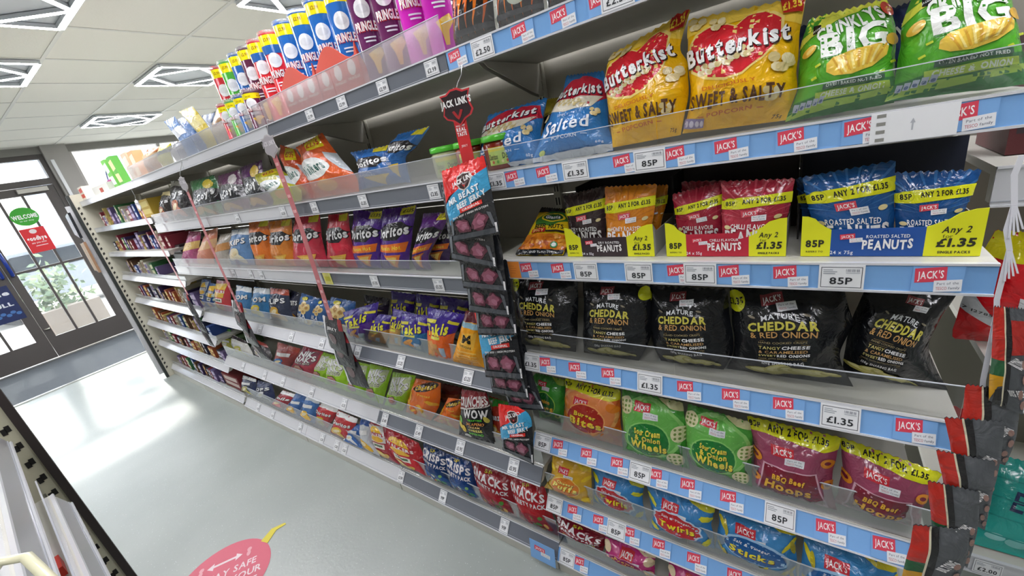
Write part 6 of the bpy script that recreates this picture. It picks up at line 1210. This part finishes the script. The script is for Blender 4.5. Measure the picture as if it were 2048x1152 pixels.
for nm_, r0_, r1_, c in (('arch', .235, .28, '#2a3478'), ('backing', 0, .236, '#e8e8ee')):
    mb = MB(); o_ = [Vector((1.10, 5.0+cos(pi*i/N)*r1_, 2.0+sin(pi*i/N)*r1_*.62)) for i in range(N+1)]
    i_ = [Vector((1.10, 5.0+cos(pi*i/N)*r0_, 2.0+sin(pi*i/N)*r0_*.62)) for i in range(N, -1, -1)] if r0_ else []
    if r0_:
        for i in range(N): mb.hexa([o_[i], o_[i+1], i_[N-i-1], i_[N-i], o_[i]+Vector((.006, 0, 0)), o_[i+1]+Vector((.006, 0, 0)), i_[N-i-1]+Vector((.006, 0, 0)), i_[N-i]+Vector((.006, 0, 0))], mat(c, 'paper'))
    else: mb.extr(o_, (.005, 0, 0), mat(c, 'paper'))
    mb.build(nm_, e)
mb = MB(); mb.hexa([(1.09, 4.74, 2.0), (1.098, 4.74, 2.0), (1.098, 5.26, 2.0), (1.09, 5.26, 2.0), (1.09, 4.74, 2.045), (1.098, 4.74, 2.045), (1.098, 5.26, 2.045), (1.09, 5.26, 2.045)], mat('#a8347c', 'paper')); mb.build('pink_band', e)
# ================================================================ NEAR GONDOLA beside the camera
ng = empty('near_shelving_frame', (-.3, 1.5, 0), 'cream slotted end panel with black edge, close to the camera', 'shelving frame')
mb = MB(); mb.box((-.46, 1.60, 0), (-.067, 1.62, 1.612), mat('#c6c4ac', 'metal'))
for k in range(26):
    z = .2+k*.052
    for q in (0, 1): mb.box((-.092+q*.008, 1.5985, z+.005*q), (-.083+q*.008, 1.6005, z+.017+.005*q), mat('#1c1b18', 'matte'))
mb.build('end_panel', ng)
mb = MB(); mb.box((-.067, 1.588, 0), (-.0505, 1.628, 1.615), mat('#2c2523', 'paper')); mb.build('black_trim', ng)
mb = MB(); mb.box((-.47, .0, 0), (-.46, 1.6, 1.6), PM); mb.build('back_panel', ng)
for k, (z, xf, lab) in enumerate(((1.25, -.083, 'upper clear fronted shelf in the corner of the frame'), (1.04, -.064, 'lower clear fronted shelf in the corner of the frame'), (.66, -.066, 'third shelf down of the near shelving'))):
    shelf('N%d' % k, -.2, [1.49, 1.49, 1.585][k], z, 20, .05, lab, None, 'near', X=xf, xb=-.455, sx=-1, riser=.05, rm_mat=CLEAR, brackets=False)
carton('gift_carton', 1.19, -.17, .05, .05, .02, 1.091, '#a83a8c', '#d8a030', 'small magenta and orange pack on the lower near shelf')
carton('gift_carton', 1.09, -.15, .05, .05, .02, 1.091, '#c8301c', '#e04a2c', 'small bright red pack on the lower near shelf')
carton('gift_carton', .90, -.115, .06, .04, .02, 1.091, '#9a2c7c', '#c83a9a', 'small magenta pack nearest the camera')
mb = MB(); z = 1.34; mb.tube([(-.16, .55, z-.05), (-.115, .72, z), (-.10, .735, z+.005), (-.082, .72, z), (-.062, .60, z-.05)], .006, mat('#d9d7b8', 'gloss'), 8)
tag(mb.build('wire_hoop'), 'cream wire hoop poking in at the bottom corner of the frame', 'wire hoop')
# ================================================================ SECOND RUN beyond the end
sf = empty('side_shelving_frame', (1.4, -.9, 0), 'back of the short shelving run beyond the biltong chain', 'shelving frame')
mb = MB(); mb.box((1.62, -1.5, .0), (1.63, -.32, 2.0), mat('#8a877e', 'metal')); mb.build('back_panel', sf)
for z, lab, L, X in ((1.385, 'cream shelf end jutting out beyond the blue peanut box', .075, 1.15), (.99, 'side shelf whose price card shows at the edge of the frame', .055, 1.06), (.46, 'side shelf under the teal bag', .055, 1.12)):
    shelf('S0', -1.5, -.285 if z > 1.2 else -.33, z, 0, L, lab, None, 'pale', X=X, xb=1.62, riser=0, brackets=False, labs=[('p', -.40, '£2.00'), ('p', -.55, '£2.00')])
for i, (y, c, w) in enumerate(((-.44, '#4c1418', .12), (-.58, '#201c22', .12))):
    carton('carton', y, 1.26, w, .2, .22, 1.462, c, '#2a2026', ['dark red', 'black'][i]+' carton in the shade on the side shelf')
